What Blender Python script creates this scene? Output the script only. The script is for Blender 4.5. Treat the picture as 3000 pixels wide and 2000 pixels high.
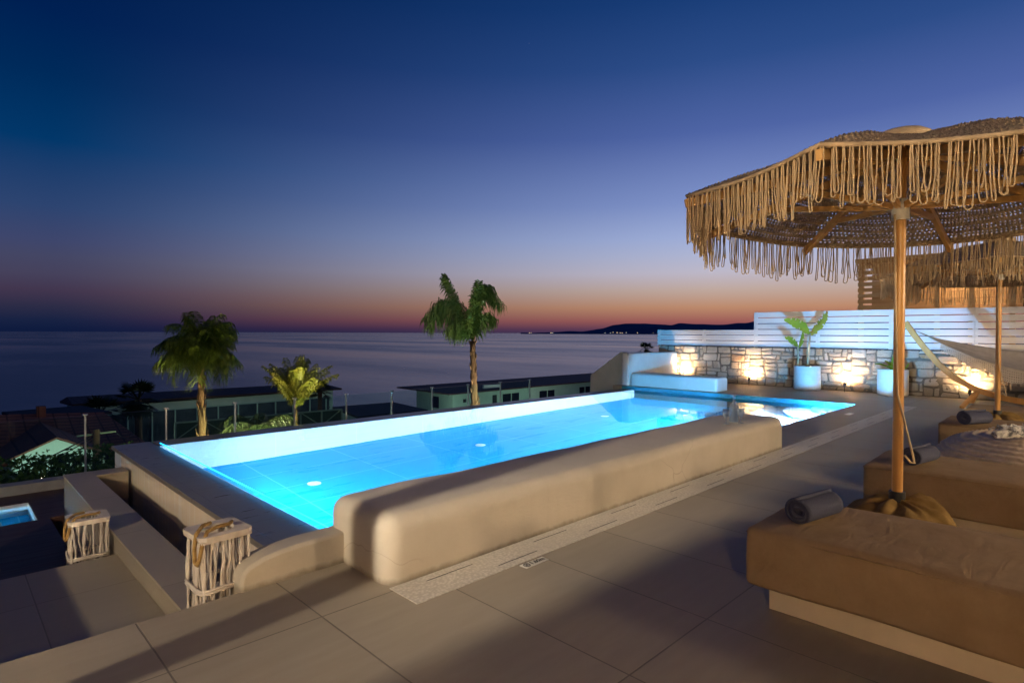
import bpy, bmesh, math, random
from mathutils import Vector, Matrix, noise
PI = math.pi
R = math.radians
rnd = random.Random(7)
for o in list(bpy.data.objects):
    bpy.data.objects.remove(o)
scene = bpy.context.scene
col = scene.collection

# ------------------------------------------------------------------ camera
cam = bpy.data.cameras.new('camera')
cam.sensor_width = 36.0
cam.lens = 36 * 1703 / 3000
cam.clip_start = 0.05
cam.clip_end = 120000
cam_o = bpy.data.objects.new('camera', cam)
col.objects.link(cam_o)
yaw, pitch, roll = R(45.3), -math.atan(24.5 / 1703), 0.0034
fw = Vector((math.cos(yaw) * math.cos(pitch), math.sin(yaw) * math.cos(pitch), math.sin(pitch)))
r0 = Vector((math.sin(yaw), -math.cos(yaw), 0))
u0 = r0.cross(fw)
rv = r0 * math.cos(roll) + u0 * math.sin(roll)
uv = u0 * math.cos(roll) - r0 * math.sin(roll)
cam_o.matrix_world = Matrix(((rv.x, uv.x, -fw.x, 0), (rv.y, uv.y, -fw.y, 0), (rv.z, uv.z, -fw.z, 1.4), (0, 0, 0, 1)))
scene.camera = cam_o
scene.view_settings.view_transform = 'Standard'
scene.view_settings.look = 'None'
scene.view_settings.exposure = 0.0
scene.view_settings.gamma = 1.0
scene.cycles.use_denoising = True
scene.cycles.max_bounces = 16
scene.cycles.transmission_bounces = 16
scene.cycles.diffuse_bounces = 5
scene.cycles.glossy_bounces = 6
scene.cycles.transparent_max_bounces = 24
scene.cycles.caustics_reflective = False
scene.cycles.caustics_refractive = False
scene.cycles.sample_clamp_indirect = 0.0


def lin(c):
    return tuple((v / 255 / 12.92 if v / 255 <= 0.04045 else ((v / 255 + 0.055) / 1.055) ** 2.4) for v in c) + (1.0,)


# ------------------------------------------------------------------ sky: afterglow in the west, night blue elsewhere
world = bpy.data.worlds.new("World")
scene.world = world
world.use_nodes = True
nt = world.node_tree
nt.nodes.clear()
N = nt.nodes.new
L = nt.links.new
out = N('ShaderNodeOutputWorld')
tc = N('ShaderNodeTexCoord')
sep = N('ShaderNodeSeparateXYZ')
L(tc.outputs['Generated'], sep.inputs[0])
hv = N('ShaderNodeVectorMath'); hv.operation = 'MULTIPLY'
hv.inputs[1].default_value = (1, 1, 0)
L(tc.outputs['Generated'], hv.inputs[0])
hn = N('ShaderNodeVectorMath'); hn.operation = 'NORMALIZE'
L(hv.outputs[0], hn.inputs[0])
dot = N('ShaderNodeVectorMath'); dot.operation = 'DOT_PRODUCT'
GA = R(10)
dot.inputs[1].default_value = (math.cos(GA), math.sin(GA), 0)
L(hn.outputs[0], dot.inputs[0])
mr = N('ShaderNodeMapRange'); mr.clamp = True
mr.inputs['From Min'].default_value = 0.28
mr.inputs['From Max'].default_value = 0.96
L(dot.outputs['Value'], mr.inputs['Value'])


def ramp(stops):
    r = N('ShaderNodeValToRGB')
    el = r.color_ramp.elements
    while len(el) > 1:
        el.remove(el[-1])
    el[0].position = stops[0][0] / 0.6
    el[0].color = lin(stops[0][1])
    for s, c in stops[1:]:
        e = el.new(s / 0.6)
        e.color = lin(c)
    return r


sc = N('ShaderNodeMath'); sc.operation = 'DIVIDE'; sc.inputs[1].default_value = 0.6
L(sep.outputs['Z'], sc.inputs[0])
glow = ramp([(0, (72, 56, 84)), (.0063, (96, 60, 84)), (.0205, (156, 92, 88)), (.0433, (188, 138, 108)), (.0717, (191, 168, 158)), (.1, (189, 184, 200)),
             (.128, (174, 181, 211)), (.1556, (159, 174, 216)), (.21, (127, 146, 200)), (.312, (79, 101, 165)), (.405, (45, 77, 137)), (.483, (25, 61, 119)), (.6, (5, 42, 92))])
dark = ramp([(0, (14, 26, 60)), (.005, (16, 28, 62)), (.016, (24, 34, 66)), (.034, (44, 44, 70)), (.056, (66, 54, 78)), (.0785, (70, 66, 92)), (.101, (68, 70, 100)),
             (.1225, (62, 70, 108)), (.166, (45, 68, 112)), (.25, (2, 55, 105)), (.328, (0, 42, 90)), (.397, (0, 32, 82)), (.6, (0, 20, 60))])
L(sc.outputs[0], glow.inputs[0])
L(sc.outputs[0], dark.inputs[0])
mix = N('ShaderNodeMix'); mix.data_type = 'RGBA'
pwr = N('ShaderNodeMath'); pwr.operation = 'POWER'; pwr.inputs[1].default_value = 1.5
L(mr.outputs[0], pwr.inputs[0])
L(pwr.outputs[0], mix.inputs['Factor'])
L(dark.outputs[0], mix.inputs[6])
L(glow.outputs[0], mix.inputs[7])
# a few faint stars
vor = N('ShaderNodeTexVoronoi'); vor.inputs['Scale'].default_value = 60
L(tc.outputs['Generated'], vor.inputs['Vector'])
st = N('ShaderNodeMapRange'); st.clamp = True
st.inputs['From Min'].default_value = 0.028; st.inputs['From Max'].default_value = 0.0
st.inputs['To Min'].default_value = 0.0; st.inputs['To Max'].default_value = 0.25
L(vor.outputs['Distance'], st.inputs['Value'])
gate = N('ShaderNodeSeparateColor')
L(vor.outputs['Color'], gate.inputs[0])
gt = N('ShaderNodeMath'); gt.operation = 'GREATER_THAN'; gt.inputs[1].default_value = 0.86
L(gate.outputs[0], gt.inputs[0])
sm = N('ShaderNodeMath'); sm.operation = 'MULTIPLY'
L(st.outputs[0], sm.inputs[0]); L(gt.outputs[0], sm.inputs[1])
zg = N('ShaderNodeMapRange'); zg.clamp = True
zg.inputs['From Min'].default_value = 0.12; zg.inputs['From Max'].default_value = 0.3
L(sep.outputs['Z'], zg.inputs['Value'])
sm2 = N('ShaderNodeMath'); sm2.operation = 'MULTIPLY'
L(sm.outputs[0], sm2.inputs[0]); L(zg.outputs[0], sm2.inputs[1])
add = N('ShaderNodeMix'); add.data_type = 'RGBA'; add.blend_type = 'ADD'; add.inputs['Factor'].default_value = 1
L(mix.outputs[2], add.inputs[6]); L(sm2.outputs[0], add.inputs[7])
bg = N('ShaderNodeBackground'); bg.inputs['Strength'].default_value = 1.0
L(add.outputs[2], bg.inputs['Color'])
L(bg.outputs[0], out.inputs['Surface'])


# ------------------------------------------------------------------ helpers: materials
class NT:
    """small wrapper to write node trees briefly"""
    def __init__(s, name):
        s.m = bpy.data.materials.new(name)
        s.m.use_nodes = True
        s.t = s.m.node_tree
        s.b = s.t.nodes['Principled BSDF']
        s.o = s.t.nodes['Material Output']

    def n(s, kind, **kw):
        nd = s.t.nodes.new('ShaderNode' + kind)
        for k, v in kw.items():
            setattr(nd, k, v)
        return nd

    def l(s, a, b):
        s.t.links.new(a, b)

    def math(s, op, a, b=None, c=None):
        nd = s.n('Math', operation=op)
        for i, v in enumerate((a, b, c)):
            if v is None:
                continue
            if isinstance(v, (int, float)):
                nd.inputs[i].default_value = v
            else:
                s.l(v, nd.inputs[i])
        return nd.outputs[0]

    def mixc(s, f, a, b, mode='MIX'):
        nd = s.n('Mix', data_type='RGBA', blend_type=mode)
        for sock, v in ((nd.inputs['Factor'], f), (nd.inputs[6], a), (nd.inputs[7], b)):
            if isinstance(v, (int, float)):
                sock.default_value = v
            elif isinstance(v, tuple):
                sock.default_value = v if len(v) == 4 else v + (1,)
            else:
                s.l(v, sock)
        return nd.outputs[2]

    def coord(s, kind='Object', scale=(1, 1, 1)):
        t = s.n('TexCoord')
        mp = s.n('Mapping')
        mp.inputs['Scale'].default_value = scale
        s.l(t.outputs[kind], mp.inputs[0])
        return mp.outputs[0]

    def noise(s, co, scale, detail=4, rough=0.55):
        nd = s.n('TexNoise')
        nd.inputs['Scale'].default_value = scale
        nd.inputs['Detail'].default_value = detail
        nd.inputs['Roughness'].default_value = rough
        s.l(co, nd.inputs['Vector'])
        return nd.outputs['Fac']

    def rng(s, v, a, b, c, d):
        nd = s.n('MapRange')
        nd.clamp = True
        for i, x in zip(('From Min', 'From Max', 'To Min', 'To Max'), (a, b, c, d)):
            nd.inputs[i].default_value = x
        s.l(v, nd.inputs['Value'])
        return nd.outputs[0]

    def bump(s, h, dist=0.01, strength=0.5):
        nd = s.n('Bump')
        nd.inputs['Distance'].default_value = dist
        nd.inputs['Strength'].default_value = strength
        s.l(h, nd.inputs['Height'])
        s.l(nd.outputs[0], s.b.inputs['Normal'])

    def base(s, v):
        if isinstance(v, tuple):
            s.b.inputs['Base Color'].default_value = v if len(v) == 4 else v + (1,)
        else:
            s.l(v, s.b.inputs['Base Color'])

    def rough(s, v):
        if isinstance(v, (int, float)):
            s.b.inputs['Roughness'].default_value = v
        else:
            s.l(v, s.b.inputs['Roughness'])


def mottled(name, c1, c2, scale=3, rough=0.7, bscale=60, bstr=0.25, bdist=0.004, stretch=(1, 1, 1), contrast=(0.35, 0.65), metal=0.0, spec=None):
    m = NT(name)
    co = m.coord('Object', stretch)
    f = m.rng(m.noise(co, scale, 6, 0.6), contrast[0], contrast[1], 0, 1)
    m.base(m.mixc(f, c1, c2))
    m.rough(rough)
    m.b.inputs['Metallic'].default_value = metal
    if spec is not None:
        m.b.inputs['Specular IOR Level'].default_value = spec
    if bstr:
        m.bump(m.noise(co, bscale, 5), bdist, bstr)
    return m.m


def tiles(name, c1, c2, grout, px, py, ox=0.0, oy=0.0, gw=0.004, rough=0.5, axes=('X', 'Y'), var=0.25, streak=(1, 6, 1), bump=True):
    """rectangular tiles in the plane of the given axes (object space)"""
    m = NT(name)
    t = m.n('TexCoord')
    sp = m.n('SeparateXYZ')
    m.l(t.outputs['Object'], sp.inputs[0])
    a = m.math('DIVIDE', m.math('SUBTRACT', sp.outputs[axes[0]], ox), px)
    b = m.math('DIVIDE', m.math('SUBTRACT', sp.outputs[axes[1]], oy), py)

    def edge(v, p):
        fr = m.math('FRACT', v)
        d = m.math('MINIMUM', fr, m.math('SUBTRACT', 1.0, fr))
        return m.math('MULTIPLY', d, p)
    d = m.math('MINIMUM', edge(a, px), edge(b, py))
    g = m.rng(d, gw * 0.5, gw * 0.5 + 0.0025, 1, 0)
    cell = m.n('CombineXYZ')
    m.l(m.math('FLOOR', a), cell.inputs[0]); m.l(m.math('FLOOR', b), cell.inputs[1])
    wn = m.n('TexWhiteNoise', noise_dimensions='3D')
    m.l(cell.outputs[0], wn.inputs['Vector'])
    mp = m.n('Mapping'); mp.inputs['Scale'].default_value = streak
    m.l(t.outputs['Object'], mp.inputs[0])
    n1 = m.noise(mp.outputs[0], 2.2, 6, 0.62)
    f = m.math('ADD', m.math('MULTIPLY', m.rng(n1, 0.3, 0.7, 0, 1), 1 - var), m.math('MULTIPLY', wn.outputs['Value'], var))
    c = m.mixc(f, c1, c2)
    c = m.mixc(m.math('MULTIPLY', g, 0.7), c, grout)
    m.base(c)
    m.rough(m.rng(n1, 0.3, 0.7, rough - 0.07, rough + 0.1))
    if bump:
        h = m.math('SUBTRACT', m.math('MULTIPLY', m.noise(t.outputs['Object'], 90, 3), 0.25), m.math('MULTIPLY', g, 1.0))
        m.bump(h, 0.002, 0.6)
    return m.m


def emit(name, colr, strength):
    m = NT(name)
    m.base((0.1, 0.1, 0.1))
    m.b.inputs['Emission Color'].default_value = colr + (1,)
    m.b.inputs['Emission Strength'].default_value = strength
    return m.m


def wood(name, c1, c2, axis='Z', scale=5, rough=0.5):
    st = {'X': (0.25, 4, 4), 'Y': (4, 0.25, 4), 'Z': (4, 4, 0.25)}[axis]
    m = NT(name)
    co = m.coord('Object', st)
    f = m.rng(m.noise(co, scale, 6, 0.65), 0.3, 0.7, 0, 1)
    m.base(m.mixc(f, c1, c2))
    m.rough(rough)
    m.bump(m.noise(co, scale * 3, 4), 0.003, 0.3)
    return m.m


def glass(name, tint, ior=1.45, rough=0.0, refl=1.0):
    """clear pane: fresnel reflection over plain transmission"""
    m = NT(name)
    fr = m.n('Fresnel'); fr.inputs['IOR'].default_value = ior
    tr = m.n('BsdfTransparent'); tr.inputs['Color'].default_value = tint + (1,)
    gl = m.n('BsdfGlossy'); gl.inputs['Roughness'].default_value = rough
    gl.inputs['Color'].default_value = (refl, refl, refl, 1)
    mx = m.n('MixShader')
    ge = m.n('NewGeometry')
    m.l(m.math('MULTIPLY', fr.outputs[0], m.math('SUBTRACT', 1.0, ge.outputs['Backfacing'])), mx.inputs[0]); m.l(tr.outputs[0], mx.inputs[1]); m.l(gl.outputs[0], mx.inputs[2])
    m.l(mx.outputs[0], m.o.inputs['Surface'])
    return m


M = {}
M['deck'] = tiles('porcelain_deck_tile', (0.295, 0.252, 0.19), (0.375, 0.325, 0.255), (0.10, 0.085, 0.07), 0.67, 1.34, 0.0, 0.0, 0.005, 0.58, var=0.35)
M['deck'].node_tree.nodes['Principled BSDF'].inputs['Specular IOR Level'].default_value = 0.3
M['strip'] = NT('pebble_strip')
m = M['strip']
co = m.coord('Object', (1, 1, 1))
vo = m.n('TexVoronoi'); vo.inputs['Scale'].default_value = 55
m.l(co, vo.inputs['Vector'])
big = m.rng(m.noise(co, 2.2, 4), 0.35, 0.65, 0, 1)
m.base(m.mixc(m.rng(vo.outputs['Distance'], 0.0, 0.7, 0, 1), m.mixc(big, (0.62, 0.57, 0.48), (0.74, 0.69, 0.60)), (0.50, 0.455, 0.38)))
m.rough(0.62)
m.bump(vo.outputs['Distance'], 0.003, -0.5)
M['strip'] = m.m
m = NT('pressed_plaster')
t_ = m.n('TexCoord')
geo = m.n('NewGeometry')
pz = m.n('SeparateXYZ'); m.l(geo.outputs['Position'], pz.inputs[0])
n_a = m.rng(m.noise(t_.outputs['Object'], 1.5, 7, 0.62), 0.3, 0.7, 0, 1)
c = m.mixc(n_a, (0.44, 0.39, 0.305), (0.56, 0.50, 0.41))
mp_ = m.n('Mapping'); mp_.inputs['Scale'].default_value = (6, 6, 0.5); m.l(t_.outputs['Object'], mp_.inputs[0])
runs = m.rng(m.noise(mp_.outputs[0], 2.2, 5, 0.6), 0.55, 0.8, 0, 0.35)
c = m.mixc(runs, c, (0.44, 0.385, 0.30))
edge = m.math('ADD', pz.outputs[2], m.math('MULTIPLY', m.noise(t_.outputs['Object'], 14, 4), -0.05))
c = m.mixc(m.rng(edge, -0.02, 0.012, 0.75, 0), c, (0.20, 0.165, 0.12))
vo_ = m.n('TexVoronoi', feature='DISTANCE_TO_EDGE'); vo_.inputs['Scale'].default_value = 0.9
wp_ = m.n('Mix', data_type='VECTOR'); wp_.inputs['Factor'].default_value = 0.25
nz_ = m.n('TexNoise'); nz_.inputs['Scale'].default_value = 3.0; m.l(t_.outputs['Object'], nz_.inputs['Vector'])
m.l(t_.outputs['Object'], wp_.inputs[4]); m.l(nz_.outputs['Color'], wp_.inputs[5])
m.l(wp_.outputs[1], vo_.inputs['Vector'])
crk = m.math('MULTIPLY', m.rng(vo_.outputs['Distance'], 0.0, 0.004, 1, 0), m.rng(m.noise(t_.outputs['Object'], 0.8, 2), 0.52, 0.6, 0, 0.5))
c = m.mixc(crk, c, (0.25, 0.20, 0.15))
m.base(c)
m.rough(m.rng(n_a, 0, 1, 0.62, 0.8))
tr_ = m.n('Mapping'); tr_.inputs['Scale'].default_value = (1, 1, 2.2); tr_.inputs['Rotation'].default_value = (0.3, 0.5, 0.2); m.l(t_.outputs['Object'], tr_.inputs[0])
m.bump(m.math('ADD', m.noise(tr_.outputs[0], 5, 5, 0.6), m.math('MULTIPLY', m.noise(t_.outputs['Object'], 60, 3), 0.12)), 0.02, 0.32)
M['plaster'] = m.m
M['plaster_white'] = mottled('white_plaster', (0.70, 0.69, 0.66), (0.78, 0.77, 0.74), 2, 0.7, 18, 0.15, 0.005)
M['plaster_grey'] = mottled('grey_plaster', (0.40, 0.43, 0.38), (0.48, 0.50, 0.45), 2, 0.75, 18, 0.15, 0.005)
M['plaster_wet'] = NT('plaster_with_runs')
m = M['plaster_wet']
co = m.coord('Object', (1, 9, 0.25))
f = m.rng(m.noise(co, 2.4, 5, 0.65), 0.48, 0.72, 0, 1)
m.base(m.mixc(f, (0.74, 0.63, 0.49), (0.82, 0.78, 0.74)))
m.rough(m.rng(f, 0, 1, 0.65, 0.3))
M['plaster_wet'] = m.m
M['coping'] = tiles('coping_tile', (0.19, 0.165, 0.145), (0.27, 0.24, 0.21), (0.10, 0.09, 0.08), 0.67, 0.67, 0.05, 0.62, 0.004, 0.32)
M['step_tile'] = tiles('step_tile', (0.275, 0.232, 0.172), (0.35, 0.30, 0.232), (0.12, 0.10, 0.07), 0.67, 1.34, 0.45, 0.9, 0.005, 0.45)
M['pool_wall'] = tiles('pool_wall_tile', (0.72, 0.77, 0.80), (0.80, 0.83, 0.85), (0.9, 0.92, 0.93), 1.34, 3.0, 0.6, -1.5, 0.012, 0.3, ('X', 'Z'), 0.4, (0.6, 1, 12), False)
M['pool_wall_end'] = tiles('pool_end_tile', (0.72, 0.77, 0.80), (0.80, 0.83, 0.85), (0.9, 0.92, 0.93), 1.34, 3.0, 0.6, -1.5, 0.012, 0.3, ('Y', 'Z'), 0.4, (0.6, 1, 12), False)
M['pool_floor'] = tiles('pool_floor_tile', (0.002, 0.38, 0.68), (0.004, 0.42, 0.74), (0.16, 0.60, 0.84), 1.34, 0.67, 0.1, 0.45, 0.014, 0.3, ('X', 'Y'), 0.3, (0.5, 2, 1), False)
M['band_shade'] = tiles('shade_tinted_band_tile', (0.035, 0.27, 0.38), (0.05, 0.32, 0.44), (0.2, 0.4, 0.5), 0.67, 3.0, 0.0, -1.5, 0.006, 0.25, ('Y', 'Z'), 0.4, (1, 1, 1), False)  # darker teal paints the unlit band above the water
M['tread'] = mottled('pool_step_tread', (0.74, 0.80, 0.84), (0.84, 0.88, 0.90), 3, 0.4, 0, 0)
M['riser'] = mottled('pool_step_riser', (0.01, 0.30, 0.58), (0.015, 0.34, 0.62), 3, 0.35, 0, 0)
M['inlet'] = mottled('white_plastic_inlet', (0.8, 0.85, 0.88), (0.86, 0.9, 0.92), 8, 0.3, 0, 0)
w = NT('pool_water_surface')
gb_ = w.n('BsdfGlass'); gb_.inputs['IOR'].default_value = 1.33; gb_.inputs['Roughness'].default_value = 0.0
gb_.inputs['Color'].default_value = (0.93, 0.985, 1.0, 1)
co = w.coord('Object', (1, 1, 1))
bp = w.n('Bump'); bp.inputs['Distance'].default_value = 0.008; bp.inputs['Strength'].default_value = 0.2
w.l(w.noise(co, 2.5, 2, 0.4), bp.inputs['Height'])
w.l(bp.outputs[0], gb_.inputs['Normal'])
w.l(gb_.outputs[0], w.o.inputs['Surface'])
M['pool_water'] = w.m
M['glass'] = glass('balustrade_glass', (0.86, 0.95, 0.93), 1.5).m
M['steel'] = mottled('brushed_steel', (0.5, 0.5, 0.5), (0.6, 0.6, 0.6), 10, 0.3, 0, 0, metal=0.9)
# sea
m = NT('sea_water')
co = m.coord('Object', (1, 1, 1))
t2 = m.n('Mapping'); t2.inputs['Rotation'].default_value = (0, 0, R(-45)); t2.inputs['Scale'].default_value = (1.0, 0.3, 1)
m.l(co, t2.inputs[0])
patch = m.rng(m.noise(t2.outputs[0], 0.008, 5, 0.6), 0.42, 0.62, 0, 1)
m.base((0.03, 0.03, 0.07))
m.b.inputs['Specular Tint'].default_value = (0.62, 0.70, 1.0, 1)
m.b.inputs['IOR'].default_value = 1.45
m.rough(m.rng(patch, 0, 1, 0.30, 0.18))
w1 = m.noise(t2.outputs[0], 0.35, 6, 0.7)
m.bump(w1, 0.8, 0.2)
M['sea'] = m.m
M['hill'] = mottled('haze_tinted_hillside', (0.14, 0.16, 0.26), (0.17, 0.19, 0.30), 0.001, 1.0, 0, 0, spec=0.0)  # distance haze is put into this bluish base colour
M['terrain'] = mottled('dark_scrub_ground', (0.03, 0.035, 0.018), (0.06, 0.05, 0.03), 0.3, 0.95, 3, 0.6, 0.2, spec=0.1)
M['wood_deck'] = tiles('dark_decking', (0.045, 0.018, 0.012), (0.075, 0.032, 0.022), (0.012, 0.006, 0.005), 3.0, 0.14, 0, 0, 0.006, 0.5, ('X', 'Y'), 0.5, (0.5, 8, 1))
M['concrete'] = mottled('grey_concrete', (0.28, 0.27, 0.25), (0.36, 0.35, 0.33), 3, 0.8)
M['dark_channel'] = mottled('dark_wet_channel', (0.015, 0.013, 0.012), (0.03, 0.027, 0.025), 3, 0.5)
M['fabric_matt'] = NT('taupe_mattress_cloth')
m = M['fabric_matt']
co = m.coord('Object', (1, 1, 1))
m.base(m.mixc(m.rng(m.noise(co, 5, 6, 0.65), 0.3, 0.7, 0, 1), (0.29, 0.195, 0.105), (0.37, 0.26, 0.15)))
m.rough(0.85)
m.b.inputs['Specular IOR Level'].default_value = 0.15
wr = m.n('TexNoise'); wr.inputs['Scale'].default_value = 4.5; wr.inputs['Detail'].default_value = 5; wr.inputs['Distortion'].default_value = 1.2
m.l(m.coord('Object', (1, 2.6, 1.4)), wr.inputs['Vector'])
h = m.math('ADD', m.math('MULTIPLY', m.noise(co, 500, 2), 0.08), wr.outputs['Fac'])
m.bump(h, 0.022, 0.5)
M['fabric_matt'] = m.m
M['plinth'] = mottled('cream_plinth', (0.60, 0.50, 0.36), (0.66, 0.56, 0.42), 3, 0.6, 40, 0.1)
M['towel'] = NT('blue_grey_terry')
m = M['towel']
co = m.coord('Object', (1, 1, 1))
n = m.noise(co, 260, 3)
m.base(m.mixc(n, (0.05, 0.054, 0.088), (0.125, 0.132, 0.20)))
m.rough(0.95)
m.b.inputs['Specular IOR Level'].default_value = 0.1
m.bump(n, 0.006, 0.9)
M['towel'] = m.m
M['burlap'] = NT('burlap')
m = M['burlap']
co = m.coord('Object', (1, 1, 1))
wv = m.n('TexWave'); wv.inputs['Scale'].default_value = 90; m.l(co, wv.inputs['Vector'])
m.base(m.mixc(m.rng(m.noise(co, 9, 5), 0.3, 0.7, 0, 1), (0.20, 0.12, 0.035), (0.34, 0.22, 0.08)))
m.rough(0.95)
m.b.inputs['Specular IOR Level'].default_value = 0.1
m.bump(m.math('ADD', m.math('MULTIPLY', wv.outputs['Fac'], 0.3), m.noise(co, 40, 4)), 0.006, 0.6)
M['burlap'] = m.m
M['rope'] = mottled('natural_cotton_rope', (0.50, 0.38, 0.24), (0.64, 0.50, 0.33), 14, 0.9, 220, 0.6, 0.004, spec=0.1)
M['weave'] = mottled('woven_rope_canopy', (0.42, 0.32, 0.21), (0.60, 0.47, 0.32), 20, 0.9, 160, 0.7, 0.006, spec=0.1)
M['pole_wood'] = wood('varnished_pine', (0.52, 0.25, 0.065), (0.66, 0.36, 0.11), 'Z', 4, 0.32)
M['rib_wood'] = wood('varnished_rib', (0.62, 0.34, 0.10), (0.74, 0.46, 0.18), 'X', 4, 0.4)
M['black_plastic'] = mottled('black_collar', (0.015, 0.015, 0.016), (0.025, 0.025, 0.025), 8, 0.45, 0, 0)
M['white_plastic'] = mottled('white_hub', (0.62, 0.60, 0.55), (0.7, 0.68, 0.63), 8, 0.4, 0, 0)
M['fence_white'] = NT('white_painted_board')
m = M['fence_white']
co = m.coord('Object', (3, 0.35, 6))
f = m.noise(co, 5, 6, 0.65)
m.base(m.mixc(m.rng(f, 0.3, 0.75, 0, 1), (0.80, 0.80, 0.79), (0.68, 0.68, 0.67)))
m.rough(0.5)
m.bump(f, 0.003, 0.4)
M['fence_white'] = m.m
M['black_rail'] = mottled('black_steel', (0.02, 0.02, 0.022), (0.03, 0.03, 0.03), 8, 0.5, 0, 0)
# stone: tone per stone from an attribute
m = NT('rough_limestone')
at = m.n('Attribute'); at.attribute_name = 'tone'
co = m.coord('Object', (1, 1, 1))
f = m.noise(co, 26, 8, 0.7)
c = m.mixc(m.rng(f, 0.35, 0.7, 0, 1), at.outputs['Color'], (0.56, 0.50, 0.42), 'MIX')
c = m.mixc(0.55, at.outputs['Color'], c)
m.base(c); m.rough(0.85)
v1 = m.noise(co, 34, 6, 0.75)
m.bump(v1, 0.035, 0.9)
M['stone'] = m.m
M['mortar'] = mottled('dark_mortar', (0.15, 0.13, 0.105), (0.22, 0.19, 0.155), 14, 0.95, 60, 0.6)
M['pot'] = mottled('white_glazed_pot', (0.66, 0.65, 0.62), (0.76, 0.75, 0.72), 4, 0.5, 30, 0.1)
M['soil'] = mottled('potting_soil', (0.03, 0.02, 0.012), (0.07, 0.05, 0.03), 12, 0.95, 40, 0.8, 0.02)
M['driftwood'] = mottled('pale_driftwood', (0.50, 0.43, 0.36), (0.66, 0.59, 0.51), 12, 0.8, 60, 0.4, 0.004, (1, 1, 0.3))
M['canvas_cream'] = mottled('cream_cotton', (0.62, 0.56, 0.46), (0.70, 0.64, 0.54), 9, 0.9, 90, 0.5, 0.004, spec=0.1)
M['pouf'] = mottled('natural_crochet_cord', (0.66, 0.53, 0.37), (0.80, 0.66, 0.48), 14, 0.9, 120, 0.3, 0.003, spec=0.1)
M['hemp'] = mottled('brown_hemp_rope', (0.28, 0.17, 0.06), (0.42, 0.27, 0.10), 40, 0.9, 200, 0.7, 0.004, spec=0.1)
M['pergola_wood'] = wood('larch_board', (0.42, 0.24, 0.09), (0.56, 0.35, 0.16), 'Y', 3, 0.55)
M['window_dark'] = mottled('dark_window_pane', (0.01, 0.014, 0.03), (0.014, 0.018, 0.035), 2, 0.15, 0, 0)
M['wall_green'] = mottled('pale_render', (0.36, 0.50, 0.43), (0.42, 0.56, 0.48), 1.2, 0.85, 0, 0)
M['roof_dark'] = tiles('dark_roof_tile', (0.06, 0.022, 0.026), (0.10, 0.042, 0.045), (0.01, 0.006, 0.008), 0.45, 0.8, 0, 0, 0.08, 0.8, ('X', 'Y'), 0.4, (1, 1, 1), False)
M['roof_red'] = tiles('red_roof_tile', (0.26, 0.09, 0.05), (0.36, 0.14, 0.08), (0.05, 0.02, 0.015), 0.5, 0.3, 0, 0, 0.06, 0.8, ('X', 'Y'), 0.4, (1, 1, 1), False)
M['roof_flat'] = mottled('dark_flat_roof', (0.012, 0.017, 0.025), (0.02, 0.026, 0.036), 1, 0.8, 0, 0)
M['bark'] = mottled('palm_bark', (0.08, 0.045, 0.022), (0.15, 0.09, 0.048), 6, 0.9, 30, 0.9, 0.02, (3, 3, 0.8))


def leafmat(name, c1, c2, c3=None, trans=0.25):
    m = NT(name)
    co = m.coord('Object', (1, 1, 1))
    f = m.rng(m.noise(co, 2.3, 4), 0.35, 0.65, 0, 1)
    c = m.mixc(f, c1, c2)
    if c3:
        c = m.mixc(m.rng(m.noise(co, 7, 5, 0.6), 0.5, 0.64, 0, 1), c, c3)
    m.base(c)
    m.rough(0.5)
    m.b.inputs['Specular IOR Level'].default_value = 0.3
    tl = m.n('BsdfTranslucent')
    m.l(c, tl.inputs['Color'])
    mx = m.n('MixShader'); mx.inputs[0].default_value = trans
    m.l(m.b.outputs[0], mx.inputs[1]); m.l(tl.outputs[0], mx.inputs[2])
    m.l(mx.outputs[0], m.o.inputs['Surface'])
    return m.m


M['palm_green'] = leafmat('palm_frond_green', (0.05, 0.13, 0.03), (0.10, 0.17, 0.04))
M['palm_olive'] = leafmat('palm_frond_olive', (0.05, 0.10, 0.015), (0.11, 0.145, 0.02))
M['palm_yellow'] = leafmat('palm_frond_yellow', (0.10, 0.15, 0.02), (0.17, 0.18, 0.025))
M['palm_dark'] = leafmat('palm_frond_dark', (0.02, 0.035, 0.015), (0.03, 0.045, 0.018))
M['banana'] = leafmat('banana_leaf', (0.24, 0.38, 0.04), (0.34, 0.46, 0.05), None, 0.35)
M['banana_old'] = leafmat('yellowing_banana_leaf', (0.30, 0.40, 0.05), (0.52, 0.44, 0.07), (0.55, 0.22, 0.05), 0.35)
M['stem'] = mottled('banana_stem', (0.30, 0.24, 0.14), (0.48, 0.40, 0.26), 8, 0.7, 30, 0.4)
M['hedge'] = leafmat('hedge_leaf', (0.03, 0.07, 0.015), (0.07, 0.12, 0.02))
M['sign_plate'] = mottled('pale_sign_tile', (0.60, 0.57, 0.50), (0.68, 0.65, 0.58), 20, 0.35, 0, 0)
M['sign_ink'] = mottled('black_print', (0.015, 0.015, 0.015), (0.025, 0.025, 0.025), 20, 0.5, 0, 0)
cr = glass('clear_crystal', (0.86, 0.92, 0.95), 2.3, 0.03)
df = cr.n('BsdfTranslucent'); df.inputs['Color'].default_value = (0.8, 0.86, 0.9, 1)
mx2 = cr.n('MixShader'); mx2.inputs[0].default_value = 0.34
old = cr.o.inputs['Surface'].links[0].from_socket
cr.l(old, mx2.inputs[1]); cr.l(df.outputs[0], mx2.inputs[2]); cr.l(mx2.outputs[0], cr.o.inputs['Surface'])
M['crystal'] = cr.m
M['lens_cool'] = emit('pool_lamp_lens', (0.5, 0.8, 1.0), 20)
M['rim_glow_blue'] = emit('added_blue_glow', (0.01, 0.40, 1.0), 5.0)
M['lens_warm'] = emit('warm_lamp_lens', (1.0, 0.75, 0.45), 14)
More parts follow.
